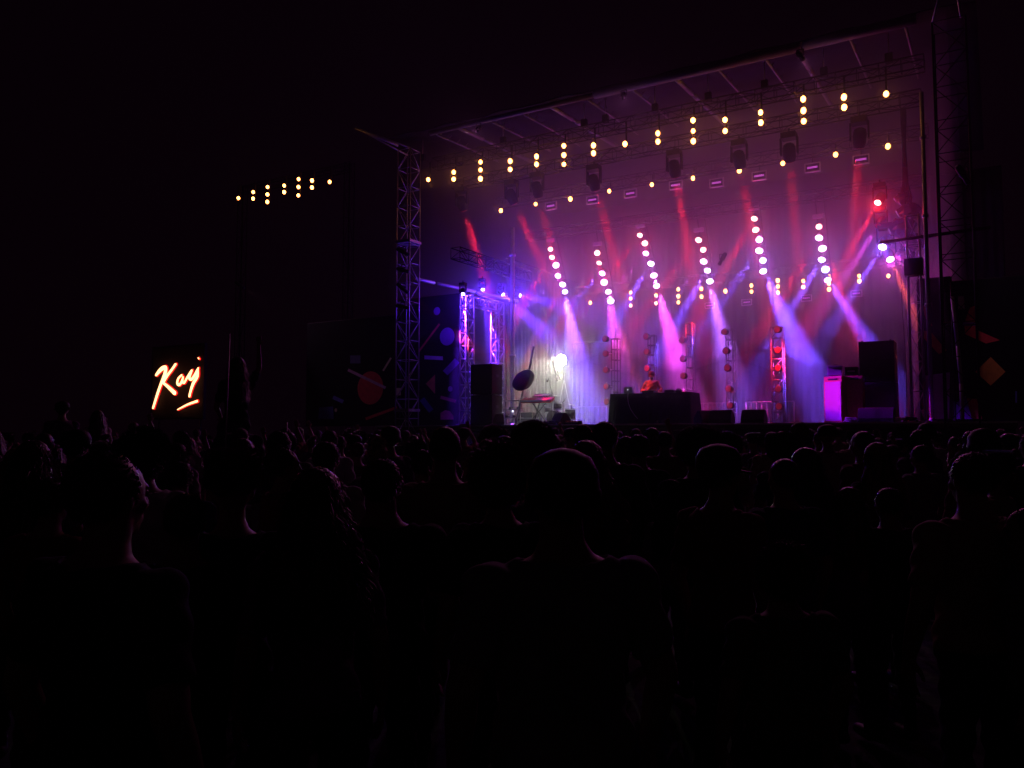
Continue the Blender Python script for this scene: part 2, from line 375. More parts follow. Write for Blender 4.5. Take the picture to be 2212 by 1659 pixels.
def beam(o, target, color, energy, angle, off=.35, radius=.07, blend=.55):
    p = V(o.location); t = V(target); p2 = p + (t - p).normalized() * off
    l = lamp('SPOT', 'beam_light', o, p2, color, energy, t, angle, blend, radius); adopt(l, o); return l
def halo(o, p, color, energy, radius=.09):
    l = lamp('POINT', 'lamp_light', o, p, color, energy, radius=radius); adopt(l, o); return l
RED = (1, .012, .03); PINK = (.9, .05, .68); BLUE = (.15, .06, 1); LILAC = (.42, .11, 1); MAG = (.95, .07, .85); ORANGE = (1, .1, .05)
BP = 5.4
movers = [((998, 440), (1052, 620), 1.2), ((1105, 425), (1175, 580), .8), ((1160, 410), (1200, 570), .6), ((1283, 395), (1335, 580), .75), ((1457, 365), (1490, 560), .9), ((1597, 345), (1630, 520), .8), ((1705, 330), (1720, 520), .55), ((1857, 298), (1845, 480), .7)]
for i, (a, b, e) in enumerate(movers):
    s_, z_ = on(*a, 2.5); s2, z2 = on(*b, 4.0)
    o = thing('moving_head', 'black moving head throwing a red beam down, %s in its row from the arch' % ORD[i], 'moving head', W(s_, 2.5, z_), group='red moving heads on the truss')
    P = W(s_, 2.5, z_); T = W(s2, 4.0, z2); ax = (T - P); ax.rotate(MX.Rotation(ANG, 3, 'Z'))
    yoke_head(o, ax, M['black'], 1.35, LENS['red'] if False else M['lens_off'])
    beam(o, T, RED, 13000 * e * BP, 8.5, .42, .14)
# violet strobes
st_ = [(1190, 445), (1280, 432), (1362, 418), (1460, 400), (1548, 395), (1640, 380), (1755, 362), (1860, 345)]
def strobe(label, grp, s_, t, z_, e, tgt, sc_=1.0):
    o = thing('strobe_light', label, 'strobe', W(s_, t, z_), group=grp)
    b = MB(); k = sc_
    for bx in ((0, 0, .16 * k, .56 * k, .12, .03 * k), (0, 0, -.16 * k, .56 * k, .12, .03 * k), (-.265 * k, 0, 0, .03 * k, .12, .35 * k), (.265 * k, 0, 0, .03 * k, .12, .35 * k)): b.box(bx[:3], bx[3:])
    b.build('housing', M['bright'], o); MB().box((0, .04, 0), (.5 * k, .03, .29 * k)).build('reflector', M['black'], o)
    MB().box((0, -.03, 0), (.36 * k, .04, .06 * k)).build('flash_tube', LENS['bar'], o)
    MB().tube((0, .05, .17 * k), (0, .05, .45 * k), .02).build('clamp', M['black'], o, True)
    if e:
        l = lamp('SPOT', 'wash_light', o, W(s_, t + .25, z_ - .3), (.42, .02, .85), e, W(*tgt), 95, .8, .15); adopt(l, o)
for i, (px, py) in enumerate(st_):
    s_, z_ = on(px, py, 6)
    strobe('square strobe with a violet bar on the middle truss, %s from the arch' % ORD[i], 'violet strobes on the middle truss', s_, 6, z_, 0, None)
for i, (px, py) in enumerate(((1533, 660), (1613, 653), (1742, 644), (1850, 634))):
    s_, z_ = on(px, py, 11.3)
    strobe('dim violet strobe under the rear truss, %s from the lamp ladders' % ORD[i], 'strobes on the rear truss', s_, 11.3, z_, 0, None, .8)
# rear wash lamps standing on the deck upstage, lighting the drape and the smoke
for i, s_ in enumerate((3.5, 7.2, 10.8, 14.4)):
    o = thing('floor_wash', 'low floor wash lamp at the foot of the back drape, %s from the wing' % ORD[i], 'wash light', W(s_, 11.6, DECK + .25), group='floor washes at the back drape')
    b = MB().box((0, 0, 0), (.5, .22, .25)); bevel(b.build('housing', M['black'], o), .02); MB().box((0, .12, .03), (.44, .02, .17)).build('lens_row', LENS['lilac'], o); MB().box((0, 0, -.19), (.3, .3, .1)).build('foot', M['black'], o)
    e = (500, 600, 420, 120)[i]
    l = lamp('SPOT', 'wash_light', o, W(s_, 11.3, DECK + .6), (.5, .02, .8), e * 1.1, W(s_, 9.3, 8.5), 110, .9, .2); adopt(l, o)

# lamp ladders: (column of lamps px, colour); beams listed per lamp
lad = [
 [(1189, 537, 'red'), (1193, 554, 'red'), (1201, 571, 'pink'), (1206, 594, 'pink'), (1216, 612, 'lilac'), (1220, 628, 'blue')],
 [(1290, 545, 'red'), (1295, 566, 'red'), (1302, 588, 'pink'), (1305, 608, 'pink'), (1314, 628, 'pink'), (1319, 648, 'lilac')],
 [(1383, 506, 'red'), (1393, 524, 'red'), (1396, 545, 'pink'), (1407, 567, 'lilac'), (1412, 592, 'pink'), (1418, 615, 'pink')],
 [(1510, 516, 'red'), (1519, 538, 'red'), (1521, 562, 'pink'), (1529, 582, 'lilac'), (1533, 605, 'lilac')],
 [(1630, 470, 'red'), (1632, 494, 'red'), (1640, 516, 'pink'), (1641, 539, 'lilac'), (1648, 561, 'blue'), (1648, 583, 'lilac')],
 [(1769, 488, 'red'), (1770, 511, 'pink'), (1776, 534, 'pink'), (1776, 558, 'lilac'), (1783, 580, 'blue'), (1787, 602, 'pink')],
]
CL = dict(red=RED, pink=PINK, blue=BLUE, lilac=LILAC, orange=ORANGE, mag=MAG)
# ladder, lamp index, target px, target depth, colour, energy, cone
beams = {(0, 1): ((1105, 700), 6.0, 'red', 1.0, 9), (0, 3): ((1115, 690), 6, 'lilac', 1.2, 10), (0, 4): ((1130, 790), 7, 'red', 1.0, 8), (0, 5): ((1262, 860), 7, 'blue', 4.0, 15),
 (1, 1): ((1160, 770), 7, 'red', 1.1, 8), (1, 2): ((1190, 700), 7, 'blue', .9, 10), (1, 4): ((1335, 760), 7, 'mag', 3.6, 14), (1, 5): ((1385, 860), 7, 'orange', 1.2, 9),
 (2, 0): ((1280, 640), 7, 'red', 1.0, 9), (2, 2): ((1285, 680), 7, 'mag', .8, 9), (2, 3): ((1315, 720), 7, 'blue', 1.6, 11), (2, 5): ((1472, 810), 7, 'mag', 4.2, 14), (2, 4): ((1440, 720), 8, 'lilac', 1.6, 14),
 (3, 0): ((1400, 665), 7, 'red', 1.2, 9), (3, 2): ((1425, 690), 7, 'lilac', 1.3, 9), (3, 3): ((1440, 735), 7, 'blue', 1.7, 11), (3, 4): ((1580, 830), 7, 'lilac', 3.5, 15),
 (4, 0): ((1550, 610), 7, 'red', .9, 9), (4, 3): ((1560, 650), 7, 'blue', .9, 9), (4, 1): ((1700, 680), 7, 'mag', .9, 10), (4, 5): ((1745, 800), 8, 'blue', 2.7, 16), 
 (5, 1): ((1690, 640), 7, 'red', .9, 9), (5, 2): ((1840, 690), 7, 'red', 1.1, 9), (5, 3): ((1680, 720), 8, 'blue', 2.2, 11), (5, 5): ((1870, 730), 8, 'blue', 1.3, 12)}
ladname = ['nearest the arch', 'second from the arch', 'third from the arch', 'fourth from the arch', 'fifth from the arch', 'last before the cable bundle']
for i, L in enumerate(lad):
    pts = []
    for px, py, c in L:
        t = 8.0; s_, z_ = on(px, py, t); pts.append((s_, t, z_))
    s0, t0, z0 = pts[0]; s1, t1, z1 = pts[-1]
    o = thing('lamp_ladder', 'black ladder of lamps hanging from its truss, %s' % ladname[i], 'ladder', W(s0, 8.2, z0), group='hanging lamp ladders')
    for dx in (-.16, .16): MB().tube((dx, 0, 11.1 - z0), (s1 - s0 + dx, 0, z1 - z0 - .2), .02).build('rail', M['black'], o, True)
    bevel(MB().box((-.05, -.06, .42), (.42, .14, .17)).build('power_box', M['cream'], o), .02)
    for s_, t, z_ in pts: MB().tube((s_ - s0 - .18, 0, z_ - z0 + .05), (s_ - s0 + .18, 0, z_ - z0 + .05), .016).build('rung', M['black'], o, True)
    for k, (px, py, c) in enumerate(L):
        s_, t, z_ = pts[k]; p = W(s_, t, z_)
        nm = 'lamp %s from the top of the ladder %s' % (ORD[k], ladname[i])
        f = thing('wash_lamp', {'red': 'red ', 'pink': 'pink ', 'blue': 'blue ', 'lilac': 'violet '}[c] + 'glowing ' + nm, 'stage light', p, group='lamps on the hanging ladders')
        tgt = None
        if (i, k) in beams:
            (bx, by), bt, bc, be, ba = beams[(i, k)]; s2, z2 = on(bx, by, bt); tgt = W(s2, bt, z2)
        fwd = V((0, 0, EYE)) - p; fwd.normalize(); fwd = fwd + V((0, 0, -.5)) + (((tgt - p).normalized() * .6) if tgt is not None else V()); fwd.normalize()
        ax = fwd.copy(); ax.rotate(MX.Rotation(ANG, 3, 'Z')); q = V((0, 0, -1)).rotation_difference(ax).to_matrix() * (.9 + .16 * ((k * 7 + i * 3) % 5) / 4 + .1 * (c != 'red'))
        MB().lathe([(.05, .2), (.11, .15), (.125, 0), (.13, -.06), (.13, -.08)], 18, rot=q).build('can', M['black'], f, True)
        MB().lathe([(.128, -.082), (.11, -.1), (.03, -.112)], 18, rot=q).build('lens', LENS[c], f, True)
        y = MB(); y.tube((-.15, 0, 0), (-.15, .1, .12), .012); y.tube((.15, 0, 0), (.15, .1, .12), .012); y.tube((-.15, .1, .12), (.15, .1, .12), .012); y.build('yoke', M['black'], f, True)
        halo(f, p + fwd * .22, CL[c], dict(red=22, pink=21, lilac=22, blue=28)[c], .06)
        if tgt is not None: beam(f, tgt, CL[bc], 5200 * be ** .8 * BP * dict(blue=1.9, red=1.25).get(bc, .72), ba * (1.15 if ba < 12 else 1.45), .26, .12, .9)
# tower side cluster of large fixtures
t = 3.0
s_, z_ = on(1935, 330, t); s2, z2 = on(1955, 560, t)
o = thing('cable_bundle', 'heavy dark bundle of cables and sockets hanging beside the last lamp ladder', 'cable bundle', W(s_ + .25, t, z2))
b = MB(); hh = 12.1 - z2
for k in range(9):
    a = k * .7; b.path([((.14 * sin(a) + .05 * sin(j * 1.3 + a)) * (1 if j < 5 else .35), .1 * cos(a), hh * j / 10) for j in range(11)], .03, 6)
b.build('cables', M['black'], o, True)
b = MB()
for k, (x, z, r) in enumerate(((-.1, .1, .3), (.15, .5, .36), (-.15, 1.0, .42), (.05, 1.5, .36), (-.1, 1.95, .25))): b.ball((x, 0, z), (r, r * .7, r * .8), 10, 7, fn=lambda q: 1 + .15 * sin(7 * q.x + 5 * q.z))
b.build('coil', M['plastic'], o)
for k, (px, py, c, bt, bc, be, sz) in enumerate((
        (1901, 429, 'red', ((1790, 625), 5), 'red', 1.4, 1.25), (1903, 480, None, ((1790, 650), 5), 'mag', 1.2, 1.2), (1913, 523, 'blue', ((1800, 700), 5), 'blue', 2.6, 1.5), (1919, 551, 'pink', ((1985, 700), 4.5), 'orange', 1.8, 1.35))):
    s_, z_ = on(px, py, t); p = W(s_, t, z_); s3, z3 = on(*bt[0], bt[1]); T = W(s3, bt[1], z3)
    f = thing('moving_head', 'large moving head on the cable bundle, %s from the top, throwing %s light' % (ORD[k], {'mag': 'pink', 'orange': 'orange'}.get(bc, bc)), 'moving head', p, group='large moving heads at the cable bundle')
    fwd = (V((0, 0, EYE)) - p).normalized() * .75 + (T - p).normalized() * .5; fwd.normalize(); ax = fwd.copy(); ax.rotate(MX.Rotation(ANG, 3, 'Z'))
    yoke_head(f, ax, M['black'], sz * .8, LENS[c] if c else M['lens_off'])
    if c: halo(f, p + fwd * .38, CL[c], 70, .07)
    beam(f, T, CL[bc], 5200 * be * BP, 11, .4, .07)
# blue lamps of the wing truss
for k, (px, py, tt, tg, e) in enumerate(((1000, 630, .5, (1003, 760, 0.4), .55), (1042, 620, 2.0, (1072, 780, 2.6), .8), (1082, 632, 3.6, (1200, 740, 6), 1.6), (1117, 637, 4.8, (1260, 670, 8), 1.0))):
    s_, z_ = on(px, py, tt); p = W(s_, tt, z_); s2, z2 = on(tg[0], tg[1], tg[2]); T = W(s2, tg[2], z2)
    f = thing('wash_lamp', 'deep blue lamp under the wing truss, %s counting from the arch post' % ORD[k], 'stage light', p, group='blue lamps of the wing truss')
    fwd = (V((0, 0, EYE)) - p).normalized() * .6 + (T - p).normalized() * .6; fwd.normalize(); ax = fwd.copy(); ax.rotate(MX.Rotation(ANG, 3, 'Z'))
    yoke_head(f, ax, M['black'], .7, LENS['blue'])
    halo(f, p + fwd * .3, (.1, .02, 1), 190, .06); beam(f, T, (.12, .015, 1), 34000 * e, 24, .32, .06)

# ------------------------------------------------------------------ things on the deck
def dk(px, t): return on(px, 912, t)[0]
def put(name, label, cat, px, t, z=DECK, group=None, yaw=0, s=None): return thing(name, label, cat, W(dk(px, t) if s is None else s, t, z), -ANG + yaw, group)

# upright lamp stands: narrow ladder frames with red round lamps
stands = [(1327, 730, (732, 764, 799, 835, 868), 1), (1406, 723, (727, 760, 796, 840), 0), (1488, 697, (735, 775, 812, 850, 886), 1), (1575, 710, (717, 758, 795, 840, 876), 2), (1677, 705, (712, 757, 796, 840, 878), 3)]
t = 6.5
for i, (px, ty, ls, v) in enumerate(stands):
    s_, zt = on(px, ty, t); H = zt - DECK
    o = thing('lamp_stand', 'upright ladder stand of round red lamps, %s counting from the white floodlight' % ORD[i], 'lamp stand', W(s_, t, DECK), group='upright lamp stands behind the table')
    wd = .27 if i != 4 else .42; mm = M['black'] if i < 2 else M['steel']
    for dx in (-1, 1):
        for dy in (0, .3): MB().tube((dx * wd / 2, dy, 0), (dx * wd / 2, dy, H), .026).build('post', mm, o, True)
    n = int(H / .42)
    for k in range(n + 1):
        r = MB()
        z = .1 + (H - .13) * k / n
        r.box((0, 0, z), (wd, .03, .045)); r.box((0, .3, z), (wd, .03, .04)); r.tube((-wd / 2, 0, z), (-wd / 2, .3, z), .012, 6); r.tube((wd / 2, 0, z), (wd / 2, .3, z), .012, 6)
        if i >= 3 and k < n: r.tube((-wd / 2, 0, z), (wd / 2, 0, z + (H - .13) / n), .013, 6)
        r.build('rung', mm, o, True)
    MB().box((0, .15, .02), (wd + .35, .75, .03)).build('base_plate', M['black'], o)
    lp = {0: 1308, 1: 1397, 2: 1475, 3: 1566, 4: 1680}[i]
    for k, y in enumerate(ls):
        sx, z = on(lp + (k * 3 if i in (3,) else k), y, t - .1)
        f = thing('round_lamp', 'round red lamp, %s from the top of the %s lamp stand' % (ORD[k], ORD[i]), 'stage light', W(sx, t - .12, z), group='round red lamps on the stands')
        q = V((0, 0, -1)).rotation_difference(V((-.25, -1, .05))).to_matrix()
        MB().lathe([(.06, .18), (.12, .12), (.135, 0), (.14, -.05)], 18, rot=q).build('can', M['black'], f, True)
        b = MB(); b.lathe([(.125, -.052), (.11, -.062), (.03, -.066)], 18, rot=q); b.build('lens', M['lens_off'], f, True)
        b = MB(); b.tube((0, 0, 0), (s_ - sx - .1, .1, 0), .014); b.tube((0, 0, .12), (0, 0, .17), .03); b.build('bracket', M['alu'], f, True)

# DJ table
o = put('dj_table', 'long table under a floor length black cloth in the middle of the stage', 'table', 1403, 1.4)
hw = 1.47
cl = MB(); prof = [(0, 0, 1.0), (.35, .06, 1.0), (1, .16, 1.0)]
n = 26; ring = []
def rectloop(hx, hy, n):
    L = []; 
    for i in range(n): L.append((-hx + 2 * hx * i / n, -hy))
    for i in range(10): L.append((hx, -hy + 2 * hy * i / 10))
    for i in range(n): L.append((hx - 2 * hx * i / n, hy))
    for i in range(10): L.append((-hx, hy - 2 * hy * i / 10))
    return L
vs = []; rows = 9; base = rectloop(hw, .5, 60); m_ = len(base)
for j in range(rows):
    k = j / (rows - 1)
    for i, (x, y) in enumerate(base):
        e = .1 * k + .02 * k * sin(i * 1.3) + .02 * k * sin(i * .47)
        f = 1 + e * .55; vs.append((x * (1 + e * .35), .5 + (y) * (1 + e * 2.2), 1.1 - 1.08 * k - (0.006 if j == 0 else 0)))
cl.add(vs, [(j * m_ + i, j * m_ + (i + 1) % m_, (j + 1) * m_ + (i + 1) % m_, (j + 1) * m_ + i) for j in range(rows - 1) for i in range(m_)] + [tuple(range(m_))[::-1]])
cl.build('table_top', M['cloth'], o, True)
tx = o
MB().box((0, .5, 1.03), (2.85, .9, .05)).build('board', M['black'], o)
for sx in (-1, 1): MB().tube((sx * 1.3, .5, 0), (sx * 1.3, .5, 1.0), .03).build('leg', M['black'], o, True)
TT = DECK + 1.105
sT = dk(1408, 1.4)
def ont(name, label, cat, px, y, h=0): 
    s_, _ = on(px, 848, 1.4 + y); return thing(name, label, cat, W(s_, 1.4 + y, TT + h))
o = ont('laptop', 'open laptop with a small white glowing mark at the end of the black table', 'laptop', 1357, .25)
bevel(MB().box((0, .12, .01), (.34, .24, .018)).build('keyboard_base', M['alu'], o), .004)
sc_r = MX.Rotation(R(18), 3, 'X'); s2 = MB(); s2.box((0, -.02 , .13), (.34, .012, .24), sc_r); s2.build('lid', M['alu'], o)
s2 = MB(); s2.ball((0, -.035, .135), (.018, .006, .022), 10, 6, rot=sc_r); s2.build('mark', M['glow'], o)
o = ont('water_bottle', 'clear water bottle standing beside the laptop', 'bottle', 1322, .3)
M['pet'] = mat("clear plastic", (.7, .75, .8), .1); MB().lathe([(.03, 0), (.034, .02), (.034, .14), (.014, .19), (.014, .21)], 14).build('body', M['pet'], o, True); MB().lathe([(.016, .21), (.016, .235)], 10).build('cap', M['white'], o)
o = ont('turntable', 'dark turntable in front of the performer', 'turntable', 1402, .25)
bevel(MB().box((0, .05, .04), (.44, .34, .08)).build('plinth', M['plastic'], o), .01); MB().lathe([(.15, .082), (.15, .1), (.02, .105)], 24, (-.04, .05, 0)).build('platter', M['alu'], o); MB().path([(.17, .17, .1), (.17, .17, .13), (.14, 0, .12), (.1, -.04, .11)], .008).build('tone_arm', M['alu'], o)
o = ont('mixer', 'small mixing desk with knobs at the performer\'s elbow', 'mixer', 1447, .25)
bevel(MB().box((0, .05, .045), (.34, .3, .09)).build('chassis', M['plastic'], o), .01)
b = MB(); [b.lathe([(.011, .09), (.009, .112)], 8, (-.13 + .065 * i, -.05 + .07 * j, 0)) for i in range(5) for j in range(3)]; b.build('knob_field', M['alu'], o)
o = ont('headphone_case', 'rounded dark bag lying at the far end of the black table', 'bag', 1466, .4)
MB().ball((0, 0, .05), (.14, .09, .06), 16, 8).build('pouch', M['cloth'], o, True); MB().path([(-.1, 0, .08), (-.05, 0, .13), (.05, 0, .13), (.1, 0, .08)], .008).build('strap', M['cloth'], o)
o = thing('cable', 'thin white cable trailing down the front of the black cloth', 'cable', W(sT - .85, 1.36, DECK))
MB().path([(0, 0, 1.13), (.0, -.05, .95), (.04, -.09, .75), (.13, -.13, .55), (.3, -.16, .32), (.42, -.18, .2)], .008).build('cable_strand', M['white'], o)

# stage monitor wedges
def wedge(label, px, t, wd, yaw=0, m='box'):
    o = put('floor_monitor', label, 'monitor speaker', px, t, yaw=yaw); h = .42; d = .5
    b = MB(); prof = [(-d / 2, 0), (d / 2, 0), (d / 2, h * .45), (.02, h), (-d * .18, h), (-d / 2, .12)]
    vs = [(sx * wd / 2, y, z) for sx in (-1, 1) for y, z in prof]; k = len(prof)
    b.add(vs, [tuple(range(k)), tuple(range(k, 2 * k))[::-1]] + [(i, k + i, k + (i + 1) % k, (i + 1) % k) for i in range(k)]); bevel(b.build('cabinet', M[m], o), .015)
    g_ = MB(); g_.box((0, d * .3 - .02, h * .75), (wd * .9, .32, .012), MX.Rotation(R(-48), 3, 'X')); g_.build('grille', M['grille'], o)
    MB().box((0, -d * .33, .2 + .03), (wd * .3, .02, .06), MX.Rotation(R(0), 3, 'X')).build('handle', M['plastic'], o)
wedge('floor monitor with a curved lit edge, touching the foot of the black cloth', 1523, .55, .55, yaw=.9)
wedge('floor monitor with a small white sparkle on it, second from the table', 1559, .5, .72)
wedge('floor monitor with blue lit side, farthest from the table', 1629, .5, .72, m='box')
wedge('reddish floor monitor lying near the white floodlight', 1212, .7, .6, yaw=-.5)
wedge('pink lit floor monitor at the foot of the speaker stack', 1073, .55, .5, yaw=.7)
wedge('low dark floor monitor in front of the tall black cabinets', 1880, .3, .62)
wedge('low violet tinted floor monitor at the foot of the tall cabinets', 1912, .3, .5)
for lb, px, c in (('flat red effects board on the deck beside the keyboard', 1238, 'lens_off'), ('flat blue effects board on the deck under the keyboard', 1190, 'plastic')):
    o = put('pedal_board', lb, 'pedal board', px, .5); bevel(MB().box((0, 0, .05), (.6, .3, .07), MX.Rotation(R(8), 3, 'X')).build('tray', M['box'], o), .01)
    for k in range(5): bevel(MB().box((-.23 + .115 * k, 0, .11), (.08, .12, .05)).build('pedal', M['tolex'] if c == 'lens_off' else M['plastic'], o), .008)
for lb, px, t in (('tangle of cables and plugs below the amplifier', 1838, .25), ('heap of coiled cables at the foot of the slim ladder tower', 1968, .5), ('pink lit coil of cable beside the pale canvas', 1945, .9)):
    o = put('cable_coil', lb, 'cable', px, t); b = MB()
    for k in range(4): b.path([((.2 - .02 * k) * cos(j * .5 + k), (.14) * sin(j * .5 + k), .03 + .035 * k + .01 * sin(j)) for j in range(14)], .014, 6)
    b.build('cable_loops', M['white'] if 'pink' in lb or 'tangle' in lb else M['black'], o, True)

# crowd barriers used as rear guard rails
def barrier(label, pa, pb, ytop, t):
    sa, sb = dk(pa, t), dk(pb, t); _, zt = on((pa + pb) / 2, ytop, t); L = sb - sa; H = zt - DECK
    o = thing('crowd_barrier', label, 'barrier', W(sa, t, DECK), group='steel barriers along the back of the deck')
    fr = MB(); fr.tube((0, 0, H), (L, 0, H), .022); fr.tube((0, 0, .12), (L, 0, .12), .018); fr.tube((0, 0, 0), (0, 0, H), .022); fr.tube((L, 0, 0), (L, 0, H), .022); fr.build('frame', M['steel'], o, True)
    b = MB(); n = int(L / .2)
    for k in range(1, n): b.tube((L * k / n, 0, .12), (L * k / n, 0, H), .009, 6)
    b.build('bars', M['steel'], o, True)
    for x in (.25, L - .25): MB().box((x, 0, .015), (.06, .5, .025)).build('foot', M['steel'], o)
barrier('steel barrier between the white floodlight and the black table', 1238, 1310, 879, 8.6)
barrier('steel barrier directly beside the lit edge of the black table', 1500, 1592, 871, 8.6)
barrier('steel barrier behind the last lamp stand', 1612, 1716, 868, 8.6)

# speaker stacks
def cab(label, s, t, z, wd, dp, h, group=None, yaw=0, horn=True):
    o = thing('speaker_cabinet', label, 'speaker', W(s, t, z), -ANG + yaw, group)
    bevel(MB().box((0, 0, h / 2), (wd, dp, h)).build('enclosure', M['box'], o), .02)
    MB().box((0, -dp / 2 - .012, h / 2), (wd * .9, .02, h * .92)).build('grille', M['grille'], o)
    for sx in (-1, 1): MB().box((sx * (wd / 2 + .004), 0, h * .62), (.012, .2, .1)).build('handle', M['plastic'], o)
    for sx in (-1, 1):
        for sy in (-1, 1): MB().lathe([(.03, 0.0), (.03, .03)], 8, (sx * wd * .4, sy * dp * .4, h)).build('stacking_foot', M['plastic'], o)
s0, zt = on(1040, 785, .2); hh = (zt - DECK) / 2
cab('lower black speaker cabinet under the violet truss arch', s0, .55, DECK, .95, .75, hh - .03, 'speaker stack under the arch')
cab('upper black speaker cabinet under the violet truss arch', s0, .55, DECK + hh, .95, .75, hh - .03, 'speaker stack under the arch')
s0, zt = on(1893, 735, 1.2); hh = (zt - DECK) / 2
cab('lower tall black cabinet beside the violet amplifier', s0, 1.5, DECK, 1.0, .8, hh - .03, 'cabinet stack beside the amplifier')
cab('upper black cabinet with a red lamp mark beside the violet amplifier', s0, 1.5, DECK + hh, .98, .8, hh - .03, 'cabinet stack beside the amplifier')
# instrument amplifier stacks
def amp(label, px, t, wd, h, cl_, side):
    o = put('amplifier_cabinet', label, 'amplifier', px, t); d = .4
    bevel(MB().box((0, 0, h / 2), (wd, d, h)).build('enclosure', M[side], o), .015)
    MB().box((0, -d / 2 - .008, h * .46), (wd * .86, .02, h * .84)).build('front_cloth', M[cl_], o)
    MB().box((0, -d / 2 - .01, h * .93), (wd * .5, .02, .05)).build('name_plate', M['plastic'], o); return o, h
o, h = amp('speaker cabinet with a glowing violet front cloth', 1809, .75, .6, 1.4, 'cream', 'tolex'); o.rotation_euler[2] -= R(22)
s_ = dk(1808, .75)
o = thing('stage_amplifier', 'small amplifier head on top of the violet fronted cabinet', 'amplifier', W(s_, .75, DECK + 1.4))
bevel(MB().box((0, 0, .17), (.42, .3, .3)).build('case', M['cream'], o), .015); b = MB(); [b.lathe([(.014, 0), (.012, .03)], 8, (-.15 + .06 * k, -.15, .26), MX.Rotation(pi / 2, 3, 'X')) for k in range(6)]; b.build('knob_row', M['alu'], o)
MB().path([(-.08, 0, .32), (-.06, 0, .35), (.06, 0, .35), (.08, 0, .32)], .01).build('handle', M['plastic'], o)
o = thing('equipment_box', 'dark equipment box between the amplifier head and the tall cabinets', 'box', W(s_ + .42, 1.0, DECK + 1.4)); bevel(MB().box((0, 0, .15), (.36, .3, .27)).build('case', M['box'], o), .015); MB().box((0, -.155, .15), (.2, .01, .04)).build('handle', M['alu'], o)
o, h = amp('red lit speaker cabinet between the violet one and the tall stack', 1850, .8, .46, 1.4, 'tolex', 'tolex')

# keyboard on a stand, drum kit and microphones
sK = dk(1161, 1.6)
o = thing('keyboard_stand', 'black crossed stand carrying the red lit keyboard', 'stand', W(sK, 1.6, DECK))
for a, b_ in (((-.3, -.2, .02), (.25, .2, .84)), ((.3, -.2, .02), (-.25, .2, .84)), ((-.28, .2, .02), (.2, -.2, .84)), ((.35, .2, .02), (-.1, -.2, .84))): MB().tube(a, b_, .02).build('leg', M['black'], o, True)
MB().box((0, 0, .86), (.9, .3, .03)).build('tray', M['black'], o)
o = thing('keyboard', 'stage keyboard lit red at one half and violet at the other', 'keyboard', W(sK, 1.6, DECK + .88))
rt = MX.Rotation(R(22), 3, 'X')
M['keyred'] = mat("red keyboard panel", (.7, .1, .08), .4, noise=.1)
bevel(MB().box((0, 0, .07), (1.3, .36, .11), rt).build('chassis', M['keyred'], o), .01); MB().box((0, -.19, .035), (1.24, .07, .07)).build('key_bed', M['white'], o)
b = MB(); [b.lathe([(.015, .0), (.012, .03)], 8, (-.4 + .1 * k, .03 + .05 * j, .15 + .02 * j)) for k in range(9) for j in range(2)]; b.build('knob_field', M['alu'], o)
o = thing('synthesizer', 'second small synthesizer stacked over the keyboard', 'keyboard', W(sK + .05, 1.85, DECK + 1.09)); bevel(MB().box((0, 0, .03), (.7, .26, .06), rt).build('chassis', M['plastic'], o), .008)
b = MB(); [b.box((-.3 + .06 * k, -.05, .045), (.035, .03, .02)) for k in range(11)]; b.build('button_row', M['white'], o)
def mic(label, px, t, h, boom):
    o = put('microphone_stand', label, 'microphone stand', px, t)
    MB().tube((0, 0, 0), (0, 0, h), .013).build('pole', M['black'], o, True)
    for k in range(3): MB().tube((0, 0, .18), (.28 * cos(k * 2.1), .28 * sin(k * 2.1), .02), .012).build('leg', M['black'], o, True)
    MB().tube((-boom[0] * .35, 0, h - boom[1] * .35), (boom[0], 0, h + boom[1]), .009).build('boom', M['black'], o, True)
    q = V((0, 0, 1)).rotation_difference(V((-.5, 0, -.8))).to_matrix(); MB().lathe([(.012, -.06), (.02, .05), (.032, .07), (.03, .11), (.012, .125)], 12, (boom[0], 0, h + boom[1]), q).build('microphone', M['plastic'], o, True)
mic('tall microphone on a boom rising above the drum kit', 1192, 2.6, 1.35, (-.14, .45))
mic('short microphone stand at the rear of the drum kit', 1216, 3.6, .95, (.1, .12))
o = put('drum_kit', 'drum kit in haze behind the keyboard with flat cymbals', 'drum kit', 1200, 3.0)
def drum(nm, c, r, h, rot=None, m='box'):
    d = MB().lathe([(r, 0), (r, h)], 24, c, rot).build(nm, M[m], o, True); e = MB(); e.lathe([(r + .008, -.012), (r + .008, .02)], 24, c, rot); e.lathe([(r + .008, h - .02), (r + .008, h + .012)], 24, c, rot); e.build('hoop', M['alu'], d)
drum('bass_drum', (0, .2, .3), .28, .42, MX.Rotation(pi / 2, 3, 'X')); drum('floor_tom', (.5, .3, .25), .2, .38); drum('snare_drum', (-.42, .3, .55), .17, .14, m='alu'); drum('rack_tom', (.05, .1, .66), .15, .22)
for x, y, z, r in ((-.2, .3, 1.18, .26), (.55, .3, .8, .22), (-.6, .2, .78, .18)):
    c = MB(); c.lathe([(r, 0), (r * .3, .02), (.03, .04), (.01, .05)], 24, (x, y, z)); k = c.build('cymbal', M['alu'], o, True); MB().tube((x, y, 0), (x, y, z + .06), .011).build('cymbal_stand', M['black'], k, True)
